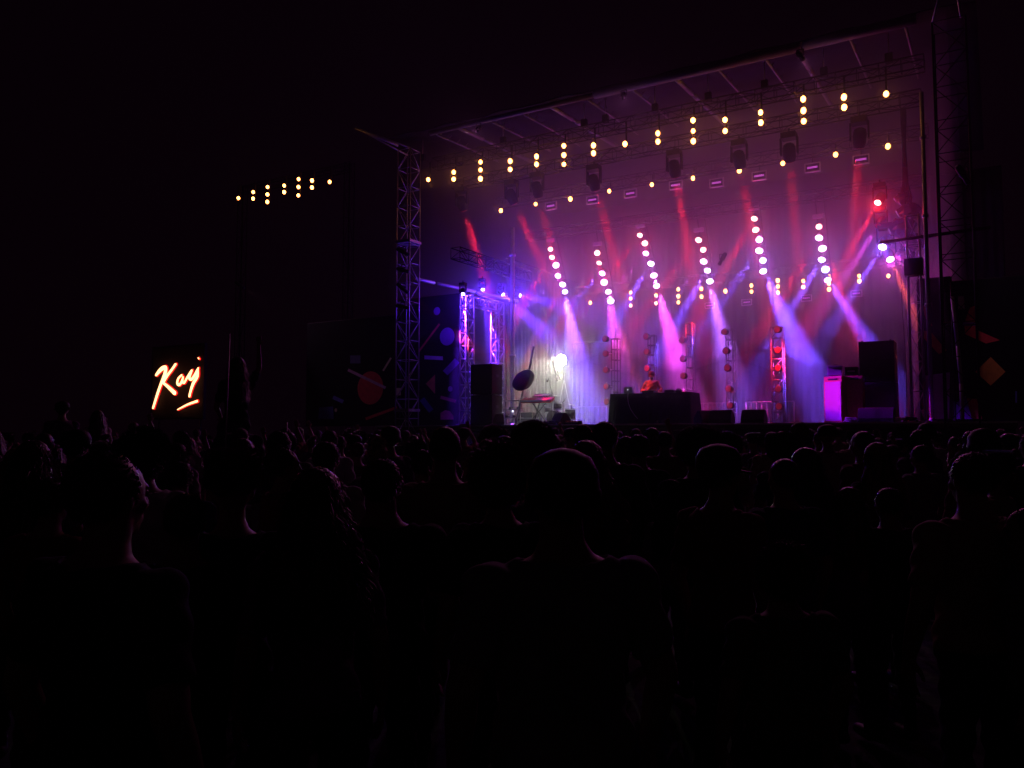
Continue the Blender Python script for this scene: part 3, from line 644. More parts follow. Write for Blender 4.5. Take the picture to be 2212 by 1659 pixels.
# fan-like dish and rack of instruments by the violet pipe
s_, z_ = on(1131, 822, 2.0)
o = thing('dish_reflector', 'dark rounded drum shaped lantern on a slanting violet post', 'lantern', W(s_, 2.0, z_), -ANG)
q = MX.Rotation(R(62), 3, 'X') @ MX.Rotation(R(-35), 3, 'Z') @ MX.Rotation(R(-12), 3, 'Y')
MB().lathe([(.05, -.2), (.3, -.2), (.47, -.05), (.48, .08), (.38, .16), (.05, .2)], 26, rot=q).build('shell', M['box'], o, True)
MB().tube((-.02, .1, -.25), (-.38, 0, DECK - z_ + .02), .045).build('slant_post', M['alu'], o, True); MB().tube((.1, .2, .15), (.3, .3, 1.35), .05).build('upper_post', M['alu'], o, True)
o = put('instrument_rack', 'blue lit rack of small instruments beside the violet pipe', 'rack', 1108, 2.2)
for x in (-.35, .35): MB().tube((x, 0, 0), (x * .8, 0, 1.0), .02).build('post', M['alu'], o, True)
for z in (.3, .62, .98): MB().box((0, 0, z), (.8, .3, .03)).build('shelf', M['alu'], o)
b = MB(); [b.box((-.25 + .17 * k, 0, .36 + .33 * (k % 2)), (.12, .16, .09)) for k in range(4)]; b.build('device_set', M['plastic'], o)
for x, z in ((.42, .95), (.05, .56)): MB().ball((x, -.1, z), .035, 10, 6).build('indicator', M['led'], o)
o = put('flight_case', 'grey lit flight case low behind the keyboard', 'case', 1140, 3.0); bevel(MB().box((0, 0, .28), (.7, .5, .5)).build('case', M['box'], o), .02); MB().box((0, 0, .3), (.72, .52, .03)).build('seam_strip', M['alu'], o)

# white floodlight on a tripod tower, facing the crowd from the back
s_, z_ = on(1212, 778, 9.2)
o = thing('floodlight', 'blinding white floodlight on a stand behind the drum kit', 'floodlight', W(s_, 9.2, z_))
fq = MX.Rotation(pi / 2, 3, 'X'); MB().lathe([(.2, -.3), (.3, -.2), (.31, 0), (.29, 0)], 24, rot=fq).build('housing', M['black'], o, True); MB().lathe([(.27, .0), (.2, .02), (.05, .03)], 24, rot=fq).build('lens', LENS['white'], o, True)
MB().tube((.1, .1, -.25), (.1, .1, DECK - z_), .035).build('stand_pole', M['black'], o, True)
for a in (0, 2.1, 4.2): MB().tube((.1, .1, -.9), (.1 + .5 * cos(a), .1 + .5 * sin(a), DECK - z_ + .02), .022).build('leg', M['alu'], o, True)
p = W(s_, 9.0, z_)
halo(o, p + V((0, -.25, 0)), (1, .97, .8), 90, .2)
l = lamp('SPOT', 'flood_light', o, p + V((0, -.3, 0)), (1, .98, .75), 2000, p + V((-.6, -3, -2.2)), 80, .9, .2); adopt(l, o)
s2, z2 = on(1200, 800, 8.2)
o = thing('banner', 'narrow dark rolled banner hanging before the white floodlight', 'banner', W(s2, 8.2, z2)); b = MB(); b.tube((-.12, 0, .45), (.12, 0, -.5), .06); b.build('roll', M['black'], o, True); MB().tube((.02, 0, .25), (.2, .1, -.45), .035).build('tail', M['black'], o, True); MB().tube((-.12, 0, .45), (-.12, 0, 11.0 - z2), .008).build('cord', M['black'], o)
# folding drape pleats seen behind the floodlight
drape('side_curtain', 'pale pleated curtain lit white beside the floodlight', (on(1236, 800, 11.2)[0], 11.2), (on(1304, 800, 11.2)[0], 11.2), DECK + .03, on(1260, 742, 11.2)[1], M['pleat'], .08, .28)

# ------------------------------------------------------------------ printed scrims with scattered shapes
PAL = dict(red=(.8, .06, .1), purple=(.3, .08, .55), orange=(.9, .36, .1), cream=(.8, .74, .62), lilac=(.75, .45, .85), blue=(.15, .15, .8), pink=(.9, .15, .35), navy=(.1, .1, .35))
for k in list(PAL): M['p_' + k] = mat('print ' + k, PAL[k], .9, noise=.15, nscale=5)
def scrim(label, t, pa, pb, ytop, shapes, z0=DECK):
    sa, sb = on(pa, 900, t)[0], on(pb, 900, t)[0]; zt = on((pa + pb) / 2, ytop, t)[1]
    o = thing('printed_scrim', label, 'scrim', W(sa, t, z0)); L = sb - sa; H = zt - z0
    MB().box((L / 2, .02, H / 2), (L, .02, H)).build('cloth', M['scrim'], o)
    f = MB(); f.tube((0, .06, 0), (0, .06, H), .03); f.tube((L, .06, 0), (L, .06, H), .03); f.tube((0, .06, H), (L, .06, H), .03); f.build('frame', M['black'], o, True)
    for n_, (kind, c, pxs) in enumerate(shapes):
        b = MB(); y = -.004 - .002 * n_
        def P(px, py): s, z = on(px, py, t); return (s - sa, y, z - z0)
        if kind == 'disc':
            px, py, r = pxs; c0 = V(P(px, py)); rr = abs(P(px + r, py)[0] - c0.x)
            b.add([c0 + V((rr * cos(2 * pi * i / 32), 0, rr * sin(2 * pi * i / 32))) for i in range(32)], [tuple(range(32))])
        elif kind == 'poly': b.add([P(*q) for q in pxs], [tuple(range(len(pxs)))])
        elif kind == 'bar':
            x0, y0, x1, y1, wd = pxs; dx, dy = x1 - x0, y1 - y0; l_ = math.hypot(dx, dy); nx, ny = -dy / l_ * wd / 2, dx / l_ * wd / 2
            b.add([P(x0 + nx, y0 + ny), P(x1 + nx, y1 + ny), P(x1 - nx, y1 - ny), P(x0 - nx, y0 - ny)], [(0, 1, 2, 3)])
        b.build('printed_' + {'disc': 'disc', 'poly': 'patch', 'bar': 'bar'}[kind], M['p_' + c], o)
    return o
scrim('dark scrim printed with a crossed red disc, nearest the red lettering', .4, 660, 862, 690, [
    ('disc', 'red', (800, 838, 28)), ('bar', 'lilac', (752, 799, 833, 838, 6)), ('bar', 'red', (790, 905, 858, 880, 6)), ('poly', 'cream', [(864 - 8, 838), (874 - 8, 838), (874 - 8, 854), (864 - 8, 854)]),
    ('bar', 'cream', (828, 801, 845, 773, 4)), ('poly', 'navy', [(757, 768), (779, 768), (779, 785), (757, 785)]), ('disc', 'cream', (726, 886, 3)), ('bar', 'blue', (720, 858, 742, 868, 8)), ('poly', 'blue', [(690, 880), (720, 878), (722, 905), (688, 905)])])
scrim('dark scrim printed with purple discs and an orange diamond, behind the tall tower', .9, 862, 1012, 640, [
    ('disc', 'purple', (966, 727, 16)), ('disc', 'purple', (944, 672, 7)), ('poly', 'orange', [(920, 829), (940, 809), (940, 851)]), ('poly', 'lilac', [(917, 768), (957, 770), (957, 778), (917, 776)]),
    ('bar', 'purple', (962, 806, 988, 779, 14)), ('disc', 'lilac', (973, 840, 5)), ('bar', 'pink', (952, 858, 985, 867, 7)), ('poly', 'pink', [(952, 900), (952, 892), (962, 886), (972, 888), (980, 898), (980, 906), (952, 907)]),
    ('bar', 'navy', (912, 862, 932, 888, 12)), ('bar', 'red', (905, 760, 950, 700, 4))])
scrim('dark scrim printed with an orange bar and violet patches, behind the dark tower', 1.6, 1990, 2064, 600, [
    ('poly', 'orange', [(1993, 714), (2010, 716), (2045, 757), (2028, 765), (1993, 728)]), ('poly', 'lilac', [(1993, 812), (2052, 804), (2050, 905), (1998, 905)]), ('bar', 'red', (1995, 660, 2010, 705, 8)), ('bar', 'pink', (1992, 885, 2010, 910, 7))])
scrim('dark scrim printed with a large orange diamond at the far edge of the stage', .2, 2064, 2250, 600, [
    ('poly', 'orange', [(2107, 803), (2140, 771), (2172, 803), (2140, 833)]), ('poly', 'red', [(2082, 700), (2095, 665), (2108, 660), (2108, 712), (2160, 735), (2130, 742), (2085, 722)]), ('poly', 'red', [(2088, 860), (2110, 862), (2122, 905), (2100, 905)]), ('bar', 'purple', (2080, 700, 2108, 700, 8)),
    ('poly', 'cream', [(2069, 640), (2082, 640), (2084, 668), (2070, 668)]), ('bar', 'blue', (2195, 845, 2195, 870, 4)), ('poly', 'purple', [(2066, 870), (2086, 855), (2100, 905), (2066, 905)])])
o = put('pale_post', 'pale curved post catching a yellowish gleam beside the dark tower', 'post', 2078, -.3, s=on(2078, 880, -.3)[0]); zz = on(2070, 640, -.3)[1] - DECK
MB().path([(.02 * 0, 0, 0), (0, 0, zz * .3), (-.05, 0, zz * .6), (-.14, 0, zz)], .05, 8).build('shaft', M['white'], o, True); MB().box((0, 0, .02), (.3, .3, .03)).build('foot', M['black'], o)

# ------------------------------------------------------------------ red lettering on a dark screen
s_, z_ = on(380, 830, -.5)
def LP(x, y):      # pixels of the enlarged lettering (1515 px = 210 source px)
    px = (450 + x * 210 / 1515) * 2212 / 3264; py = (1100 + y * 210 / 1515) * 2212 / 3264
    s, z = on(px, py, -.5); return (s - s_, 0, z - z_)
o = thing('lettering_screen', 'dark screen panel showing red glowing handwritten lettering over a short underline', 'screen', W(s_, -.5, z_))
MB().box((0, .12, .1), (3.6, .08, 3.3)).build('panel', M['screen'], o)
f = MB(); [f.box(c, z) for c, z in (((-1.85, .12, .1), (.1, .14, 3.5)), ((1.85, .12, .1), (.1, .14, 3.5)), ((0, .12, 1.8), (3.6, .14, .1)), ((0, .12, -1.6), (3.6, .14, .1)))]; f.build('frame', M['black'], o)
for x in (-1.5, 1.5): MB().tube((x, .25, -1.6), (x, .25, .02 - z_), .05).build('leg', M['black'], o, True)
def stroke(pts, ws):
    ws = [a * .86 for a in ws]; b = MB(); P = [V(LP(*q)) for q in pts]; k = 210 / 1515 * 2212 / 3264 * 36 / F
    Q = []                                       # smooth the stroke
    for i in range(len(P) - 1):
        a = P[max(i - 1, 0)]; p1 = P[i]; p2 = P[i + 1]; d = P[min(i + 2, len(P) - 1)]
        for j in range(6):
            u = j / 6; Q.append((.5 * ((2 * p1) + (p2 - a) * u + (2 * a - 5 * p1 + 4 * p2 - d) * u * u + (3 * p1 - a - 3 * p2 + d) * u ** 3), (ws[i] * (1 - u) + ws[i + 1] * u) * k / 2))
    Q.append((P[-1], ws[-1] * k / 2))
    for (a, ra), (c, rc_) in zip(Q, Q[1:]): b.tube(a, c, ra, 10, rc_)
    for a, ra in Q[::2] + [Q[-1]]: b.ball(a, (ra, ra, ra), 10, 6)
    return b
for nm, pts, ws in (('letter_stroke', [(345, 690), (420, 600), (500, 530), (560, 520), (560, 620), (500, 780), (400, 1050), (275, 1445)], [60, 100, 120, 110, 95, 75, 70, 55]),
                    ('letter_stroke', [(790, 440), (700, 570), (600, 700), (510, 850)], [60, 60, 75, 70]),
                    ('letter_stroke', [(510, 870), (620, 960), (770, 1100)], [60, 85, 110]),
                    ('letter_stroke', [(930, 690), (860, 760), (830, 860), (860, 915), (910, 880), (950, 780), (960, 730), (950, 830), (985, 870), (1060, 740), (1165, 575), (1110, 740), (1140, 790), (1200, 740), (1310, 530)], [45, 50, 55, 70, 60, 45, 40, 55, 50, 50, 40, 60, 75, 65, 40]),
                    ('letter_stroke', [(1300, 560), (1290, 720), (1200, 880), (1140, 1050), (1110, 1175)], [50, 85, 80, 60, 55]),
                    ('accent_dot', [(1310, 290), (1328, 318)], [24, 26]), ('underline', [(835, 1485), (1060, 1370), (1280, 1290)], [24, 50, 62])):
    stroke(pts, ws).build(nm, M['neon'], o, True)
    ol = stroke(pts, [a + 48 for a in ws]).build(nm + '_painted_glow', M['painted_glow'], o, True, loc=(0, .06, 0)); ol.scale = (1, .5, 1)  # wider red emissive backing paints the glow around each stroke
halo(o, W(s_, -1.5, z_), (1, .05, .04), 5, .5)

# ------------------------------------------------------------------ people
def capsule(b, p, q, r1, r2, n=12):
    b.tube(p, q, r1, n, r2); b.ball(p, r1, n, 8); b.ball(q, r2, n, 8)
def hand(b, wr, d, up, side, curl=.5, k=1.0):
    """palm and five fingers: d = finger direction, up = back of the hand, side = +1/-1 thumb side along d x up"""
    d = V(d).normalized(); up = V(up); up = (up - d * up.dot(d)).normalized(); sd = d.cross(up) * side; wr = V(wr)
    pc = wr + d * .05 * k
    for a in (-.028, -.01, .01, .028): capsule(b, wr + sd * a * .6 * k, wr + d * .088 * k + sd * a * k, .013 * k, .012 * k, 8)
    for i, (a, L) in enumerate(((.033, .07), (.0115, .08), (-.0105, .074), (-.032, .058))):
        p0 = wr + d * .088 * k + sd * a * k * 1.1; c = curl * (.5 + .12 * i)
        d1 = (d * cos(c) - up * sin(c)); d2 = (d * cos(c * 2.1) - up * sin(c * 2.1))
        p1 = p0 + d1 * L * .5 * k; p2 = p1 + d2 * L * .5 * k; capsule(b, p0, p1, .0092 * k, .0088 * k, 8); capsule(b, p1, p2, .0088 * k, .0076 * k, 8)
    p0 = wr + d * .028 * k + sd * .03 * k; p1 = p0 + (d * .6 + sd * .7 - up * .25).normalized() * .036 * k; p2 = p1 + (d * .9 + sd * .25 - up * .3).normalized() * .03 * k
    capsule(b, p0, p1, .0115 * k, .0105 * k, 8); capsule(b, p1, p2, .0105 * k, .009 * k, 8)
POSE = {
 'relaxed': dict(el=((.25, -.03, 1.13), (-.25, -.03, 1.13)), wr=((.25, .06, .9), (-.25, .06, .9)), hd=((0, .15, -1), (0, .15, -1))),
 'folded': dict(el=((.26, .02, 1.14), (-.26, .02, 1.14)), wr=((.06, .2, 1.17), (-.08, .19, 1.13)), hd=((-1, .1, .1), (1, .1, .0))),
 'raised': dict(el=((.33, .12, 1.5), (-.25, -.02, 1.13)), wr=((.25, .22, 1.76), (-.24, .07, .9)), hd=((-.15, .1, 1), (0, .15, -1))),
 'high': dict(el=((.29, .04, 1.66), (-.25, -.02, 1.13)), wr=((.3, .06, 1.93), (-.24, .07, .9)), hd=((0, .05, 1), (0, .15, -1))),
 'phone': dict(el=((.24, .16, 1.24), (-.24, .16, 1.24)), wr=((.1, .3, 1.46), (-.1, .3, 1.46)), hd=((-.2, .1, 1), (.2, .1, 1))),
 'dj': dict(el=((.33, .02, 1.14), (-.32, .04, 1.16)), wr=((.1, .33, 1.1), (-.26, .32, 1.08)), hd=((-.1, 1, -.3), (.1, 1, -.25))),
 'seated': dict(el=((.25, .05, 1.13), (-.25, .05, 1.13)), wr=((.14, .25, 1.0), (-.14, .25, 1.0)), hd=((-.2, 1, -.2), (.2, 1, -.2))),
 'seatedup': dict(el=((.3, .04, 1.64), (-.25, .05, 1.13)), wr=((.27, .05, 1.93), (-.14, .25, 1.0)), hd=((0, .05, 1), (.2, 1, -.2))),
}
def body(pose, fem=False, headdrop=0, vox=.0085):
    P = POSE[pose]; b = MB(); k = 1.2 if fem == 'broad' else .9 if fem else 1.0; sit = 'seated' in pose
    rings = [(.84, .10, .085, 0), (.9, .165, .115, -.01), (.96, .172, .118, -.01), (1.03, .155, .1, 0), (1.1, .145 * (.93 if fem is True else 1), .095, .005), (1.2, .158, .108, .008), (1.3, .172, .12, .008), (1.38, .178, .112, 0), (1.43, .165, .095, -.01), (1.465, .12, .075, -.015), (1.49, .075, .062, -.012), (1.53, .056, .056, 0), (1.6, .053, .055, .01)]
    n = 28; vs = [(rx * k * cos(2 * pi * i / n), ry * sin(2 * pi * i / n) + yo, z) for z, rx, ry, yo in rings for i in range(n)]
    b.add(vs, [(j * n + i, j * n + (i + 1) % n, (j + 1) * n + (i + 1) % n, (j + 1) * n + i) for j in range(len(rings) - 1) for i in range(n)] + [tuple(range(n))[::-1], tuple(range((len(rings) - 1) * n, len(rings) * n))])
    # head: skull, jaw, brow, nose, lips, ears
    tilt = MX.Rotation(-headdrop, 3, 'X'); hc = V((0, .01, 1.645))
    def H(x, y, z): return hc + V((0, 0, -.06)) + tilt @ (V((x, y, z)) + V((0, 0, .06)))
    b.ball(H(0, -.005, .012), (.075, .096, .1), 24, 16, rot=tilt)
    b.ball(H(0, .022, -.045), (.056, .066, .068), 20, 12, rot=tilt)
    b.ball(H(0, .062, -.09), (.026, .022, .02), 12, 8, rot=tilt)
    capsule(b, H(-.035, .082, .022), H(.035, .082, .022), .011, .011, 8)
    capsule(b, H(0, .092, .012), H(0, .106, -.026), .008, .014, 8)
    for sx in (-1, 1): b.ball(H(sx * .011, .1, -.03), (.009, .01, .008), 8, 6); b.ball(H(sx * .078, -.005, -.008), (.008, .02, .032), 10, 8, rot=tilt); b.ball(H(sx * .04, .062, -.025), (.022, .02, .02), 10, 8)
    capsule(b, H(-.02, .086, -.058), H(.02, .086, -.058), .007, .007, 8); capsule(b, H(-.016, .083, -.069), H(.016, .083, -.069), .008, .008, 8)
    sh = ((.178 * k, -.005, 1.4), (-.178 * k, -.005, 1.4))
    used_ = []
    for i in (0, 1):
        e = V(P['el'][i]); wv = V(P['wr'][i])
        e.x *= .93 if k < 1 else 1.0 if k == 1 else 1.2
        if k > 1: wv.x *= 1.18
        used_.append((e, wv)); s0 = V(sh[i]); capsule(b, s0, e, .054 * k, .04 * k); mid_ = e.lerp(wv, .35); capsule(b, e, mid_, .039 * k, .038 * k); capsule(b, mid_, wv, .038 * k, .026 * k)
        b.ball(s0 + V((0, 0, .01)), (.06 * k, .06, .058), 14, 10); capsule(b, s0, (0, -.01, 1.45), .045, .05)
        hd_ = V(P['hd'][i]); up = V((1 if i == 0 else -1, 0, .2)) if abs(hd_.z) > .7 and pose in ('relaxed',) else V((0, .2, 1)) if abs(hd_.z) < .7 else V((0, -1, 0))
        hand(b, wv, hd_, up, 1 if (i == 0) else -1, .55, .95 * k)
    for sx in (-1, 1):
        hip = V((sx * .09, -.005, .9))
        if sit:
            kn = V((sx * .1, .42, .93)); an = V((sx * .1, .44, .5)); ft = V((sx * .1, .58, .44))
        else:
            kn = V((sx * .105, .02, .5)); an = V((sx * .115, -.02, .09)); ft = V((sx * .13, .13, .035))
        capsule(b, hip, kn, .084, .056); m2 = kn.lerp(an, .3); capsule(b, kn, m2, .054, .056); capsule(b, m2, an, .056, .036); 
        b.ball(an - V((0, .02, .04)), (.034, .045, .035), 12, 8); capsule(b, an - V((0, 0, .045)), ft, .04, .032)
    ob = b.build('body_form', M['skin'])
    rm = ob.modifiers.new("fuse", 'REMESH'); rm.mode = 'VOXEL'; rm.voxel_size = vox; rm.use_smooth_shade = True
    sm = ob.modifiers.new("relax", 'SMOOTH'); sm.iterations = 3; sm.factor = .5
    dg = bpy.context.evaluated_depsgraph_get(); dg.update(); me = bpy.data.meshes.new_from_object(ob.evaluated_get(dg)); me.name = 'body'
    for q in me.polygons: q.use_smooth = True
    old = ob.data; bpy.data.objects.remove(ob); bpy.data.meshes.remove(old)
    arms = [(V(sh[i]), used_[i][0], used_[i][1], used_[i][1] + V(P['hd'][i]).normalized() * .17, k) for i in (0, 1)]
    return me, arms, sit
def segd(p, a, b):
    d = b - a; u = max(0, min(1, (p - a).dot(d) / d.length_squared)); return (p - a - d * u).length, u
def clothes(me, arms, sit, what, long_sleeve=False):
    bm = bmesh.new(); bm.from_mesh(me); bm.normal_update(); kill = []
    for f in bm.faces:
        p = f.calc_center_median(); inarm = False; up = False
        for s0, e, wv, hd_, kk in arms:
            d1, u1 = segd(p, s0, e); d2, u2 = segd(p, e, wv); d3, _ = segd(p, wv, hd_)
            if min(d2, d3) < .075 * max(1, kk) and min(d2, d3) < d1: inarm = True; up = long_sleeve and d2 <= d3 + .01 and u2 < .93
            elif d1 < .068 * max(1, kk): inarm = True; up = (u1 < .72 or long_sleeve)
        if what == 'shirt':
            ok = (up if inarm else (.93 < p.z < 1.47 and (abs(p.x) > .0)) and (p.z < 1.44 or V((p.x, p.y + .01, 0)).length > .085))
            if sit and not inarm and p.y > .16 and p.z < 1.02: ok = False
        elif what == 'trousers':
            ok = (not inarm) and (p.z < .965 and p.z > .12 or (sit and p.y > .12 and p.z < 1.03 and p.z > .52))
            if sit and p.z < .52: ok = False
        else: ok = (not inarm) and (p.z < .125 if not sit else p.z < .5)
        if not ok: kill.append(f)
    bmesh.ops.delete(bm, geom=kill, context='FACES')
    bd = {}
    for e in bm.edges:
        if e.is_boundary:
            a, c = e.verts; bd.setdefault(a, []).append(c); bd.setdefault(c, []).append(a)
    for _ in range(14):
        new = {v: v.co * .4 + sum((x.co for x in nb), V()) * (.6 / len(nb)) for v, nb in bd.items()}
        for v, c in new.items(): v.co = c
    off = dict(shirt=.012, trousers=.008, shoe=.008)[what]
    bm.normal_update()
    for v in bm.verts: v.co += v.normal * (off + (.005 * sin(v.co.z * 55 + v.co.x * 30 + 3 * sin(v.co.y * 20)) if what != 'shoe' else 0))
    m2 = bpy.data.meshes.new(what); bm.to_mesh(m2); bm.free(); ob = bpy.data.objects.new(what, m2); col.objects.link(ob)
    so = ob.modifiers.new("t", 'SOLIDIFY'); so.thickness = .009; so.offset = -1
    dg = bpy.context.evaluated_depsgraph_get(); dg.update(); r = bpy.data.meshes.new_from_object(ob.evaluated_get(dg)); r.name = what
    for q in r.polygons: q.use_smooth = True
    r.materials.clear(); r.materials.append(M['jeans']); bpy.data.objects.remove(ob); bpy.data.meshes.remove(m2); return r
def strands(b, pts, n, ln, lie, rnd, wd=.0035):
    for _ in range(n):
        p, nm, dn = pts(rnd); d = (nm * (1 - lie) + dn * lie + V((rnd.uniform(-.5, .5), rnd.uniform(-.5, .5), rnd.uniform(-.5, .5))) * .7).normalized()
        L = ln * rnd.uniform(.4, 1.2); sd = d.orthogonal().normalized() * wd; mid_ = p + d * L * .5 + V((rnd.uniform(-1, 1), rnd.uniform(-1, 1), rnd.uniform(-1, 1))) * L * .25
        b.add([p - sd, p + sd, mid_ + sd * .7, mid_ - sd * .7, p + d * L], [(0, 1, 2, 3), (3, 2, 4)])
def hair(kind):
    b = MB(); rnd = random.Random(hash(kind) % 1000 if False else sum(map(ord, kind))); c = V((0, -.016, 1.672))
    def ell(c, r, lumps=.03, fr=9, zcut=-9):
        c = V(c)
        b.ball(c, r, 36, 22, fn=lambda q: 1 + lumps * sin(fr * q.x + 1.3) * sin(fr * q.y) * cos(fr * q.z * .8) + lumps * .5 * sin(fr * 2.7 * q.z + 5 * q.x))
        def pts(rn):
            while True:
                q = V((rn.gauss(0, 1), rn.gauss(0, 1), rn.gauss(0, 1))).normalized(); p = c + V((q.x * r[0], q.y * r[1], q.z * r[2]))
                if q.z > zcut and not (q.y > .55 and q.z < .5): return p, V((q.x / r[0], q.y / r[1], q.z / r[2])).normalized(), V((0, -.3, -1))
        return pts
    if kind == 'short': p = ell(c, (.086, .098, .094)); strands(b, p, 2000, .013, .6, rnd)
    elif kind == 'shaved': p = ell(c + V((0, 0, -.004)), (.0795, .095, .092), .004); strands(b, p, 900, .006, .1, rnd, .002)
    elif kind == 'afro': p = ell(c + V((0, -.015, .03)), (.15, .15, .135), .06, 11); strands(b, p, 5200, .024, .0, rnd, .005)
    elif kind == 'curly': p = ell(c + V((0, -.01, .01)), (.115, .12, .12), .1, 13); strands(b, p, 4600, .034, .3, rnd, .006)
    elif kind == 'flattop':
        b.lathe([(.06, -.03), (.09, 0), (.096, .06), (.1, .125), (.094, .137), (.06, .14)], 28, c + V((0, -.005, -.02)))
        def p(rn):
            a = rn.uniform(0, 2 * pi)
            if rn.random() < .4: q = .095 * math.sqrt(rn.random()); return c + V((q * cos(a), q * sin(a) - .005, .12)), V((.2 * cos(a), .2 * sin(a), 1)), V((0, 0, 1))
            h = rn.random(); return c + V((.096 * cos(a), .096 * sin(a) - .005, -.02 + .13 * h)), V((cos(a), sin(a), .3)), V((0, 0, 1))
        strands(b, p, 4200, .02, .3, rnd, .004)
    elif kind in ('long', 'wavy'):
        p = ell(c, (.09, .1, .1), .03); strands(b, p, 1200, .04, .85, rnd)
        w_ = .118 if kind == 'long' else .16; prof = [(1.69, .088, .09, -.02), (1.6, .1, .085, -.035), (1.5, w_, .08, -.055), (1.4, w_ * 1.12, .07, -.075), (1.28, w_ * 1.02, .055, -.09), (1.2, w_ * .8, .035, -.1)]
        n = 40; vs = [((rx * (1 + .05 * sin(i * 2.9 + z * 20))) * cos(2 * pi * i / n), ry * (1 + .12 * sin(i * 1.7)) * sin(2 * pi * i / n) + yo, z) for z, rx, ry, yo in prof for i in range(n)]
        b.add(vs, [(j * n + i, j * n + (i + 1) % n, (j + 1) * n + (i + 1) % n, (j + 1) * n + i) for j in range(len(prof) - 1) for i in range(n)] + [tuple(range(n)), tuple(range((len(prof) - 1) * n, len(prof) * n))[::-1]])
        def q2(rn):
            a = rn.uniform(0, 2 * pi); j = rn.random() * 4.4; i = int(j); u = j - i; A, B_ = prof[i], prof[i + 1]; z, rx, ry, yo = [A[t_] * (1 - u) + B_[t_] * u for t_ in range(4)]
            return V((rx * cos(a), ry * sin(a) + yo, z)), V((cos(a), sin(a), 0)), V((.15 * cos(a), -.1, -1))
        strands(b, q2, 2600 if kind == 'wavy' else 1800, .09 if kind == 'long' else .07, .85, rnd, .004)
    elif kind == 'bun': p = ell(c, (.084, .098, .095)); strands(b, p, 1100, .02, .5, rnd); p = ell(c + V((0, -.06, .1)), (.05, .05, .045), .06, 9); strands(b, p, 700, .025, .2, rnd)
    me = b.mesh('hair')
    for q in me.polygons: q.use_smooth = True
    me.materials.append(M['hair']); return me
def hat(kind):
    b = MB(); c = (0, -.012, 1.66)
    if kind == 'cap':
        b.lathe([(.1, -.01), (.108, .02), (.106, .065), (.085, .105), (.035, .125), (.006, .129)], 28, c); n = 16
        vs = []; 
        for z in (.012, .002):
            for r in (.09, .165): vs += [(r * .78 * sin(a), r * cos(a) * (1 if r > .1 else 1), 1.655 + z - (.012 if r > .1 else 0)) for a in [(-1 + 2 * i / n) * 1.05 for i in range(n + 1)]]
        m_ = n + 1; f = [(i, i + 1, m_ + i + 1, m_ + i) for i in range(n)] + [(2 * m_ + i, 3 * m_ + i, 3 * m_ + i + 1, 2 * m_ + i + 1) for i in range(n)] + [(m_ + i, m_ + i + 1, 3 * m_ + i + 1, 3 * m_ + i) for i in range(n)]
        b.add(vs, f)
    elif kind == 'beanie': b.lathe([(.102, -.035), (.112, -.03), (.112, .012), (.107, .018), (.104, .065), (.082, .107), (.036, .13), (.006, .135)], 28, c)
    elif kind == 'brim': b.lathe([(.19, .0), (.2, .008), (.1, .03), (.098, .06), (.094, .11), (.07, .13), (.03, .12), (.006, .118)], 36, c); 
    me = b.mesh('hat')
    for q in me.polygons: q.use_smooth = True
    me.materials.append(M['black']); return me
HAIR = {k: hair(k) for k in ('short', 'shaved', 'afro', 'curly', 'flattop', 'long', 'wavy', 'bun')}
HATS = {k: hat(k) for k in ('cap', 'beanie', 'brim')}
eye_me = MB().ball((0, 0, 0), .0125, 10, 8).mesh('eye'); eye_me.materials.append(M['eye'])
BODY = {}
def getbody(pose, fem, drop=0, ls=False):
    key = (pose, fem, drop, ls)
    if key not in BODY:
        me, arms, sit = body(pose, fem, drop, .0085 if pose not in ('dj',) else .007)
        BODY[key] = (me, clothes(me, arms, sit, 'shirt', ls), clothes(me, arms, sit, 'trousers'), clothes(me, arms, sit, 'shoe'), drop)
    return BODY[key]
PEOPLE_DONE = []
def person(label, X, Y, ztop, hairk='short', shirt='black', skin='skin', fem=False, pose='relaxed', yaw=0, haircol='hair', hatk=None, zbase=0, group='people in the concert crowd', drop=0, ls=False, full=True, scale=None):
    me, sh_, tr_, so_, dr = getbody(pose, fem, drop, ls)
    top = {'afro': 1.835, 'curly': 1.8, 'flattop': 1.825, 'bun': 1.815, 'short': 1.775, 'shaved': 1.758, 'long': 1.775, 'wavy': 1.775}[hairk]
    if hatk: top = 1.785
    k = scale or (ztop - zbase) / top
    o = thing('person', label, 'person', (X, Y, zbase), yaw, group); o.scale = (k, k, k)
    def part(nm, mesh, mt, loc=(0, 0, 0), rx=0):
        c = bpy.data.objects.new(nm, mesh); col.objects.link(c); c.parent = o; c.location = loc; c.rotation_euler = (rx, 0, 0)
        if len(mesh.materials) == 0: mesh.materials.append(mt)
        c.material_slots[0].link = 'OBJECT'; c.material_slots[0].material = mt; return c
    part('body', me, M[skin])
    tm = MX.Rotation(-dr, 3, 'X'); piv = V((0, .01, 1.585)); off = piv - tm @ piv
    if not (hatk in ('beanie', 'cap') and hairk == 'short' and False): part('hair', HAIR[hairk], M[haircol], off, -dr)
    if hatk: part('hat', HATS[hatk], SHIRT['maroon'] if label.startswith('performer') else M['black'], off + V((0, 0, 0)), -dr)
    part('shirt', sh_, SHIRT[shirt] if shirt in SHIRT else M[shirt])
    if full:
        part('trousers', tr_, M['jeans']); part('shoe', so_, M['shoe'])
        for sx in (-1, 1): part('eye', eye_me, M['eye'], off + tm @ V((sx * .03, .088, 1.652)))
    return o

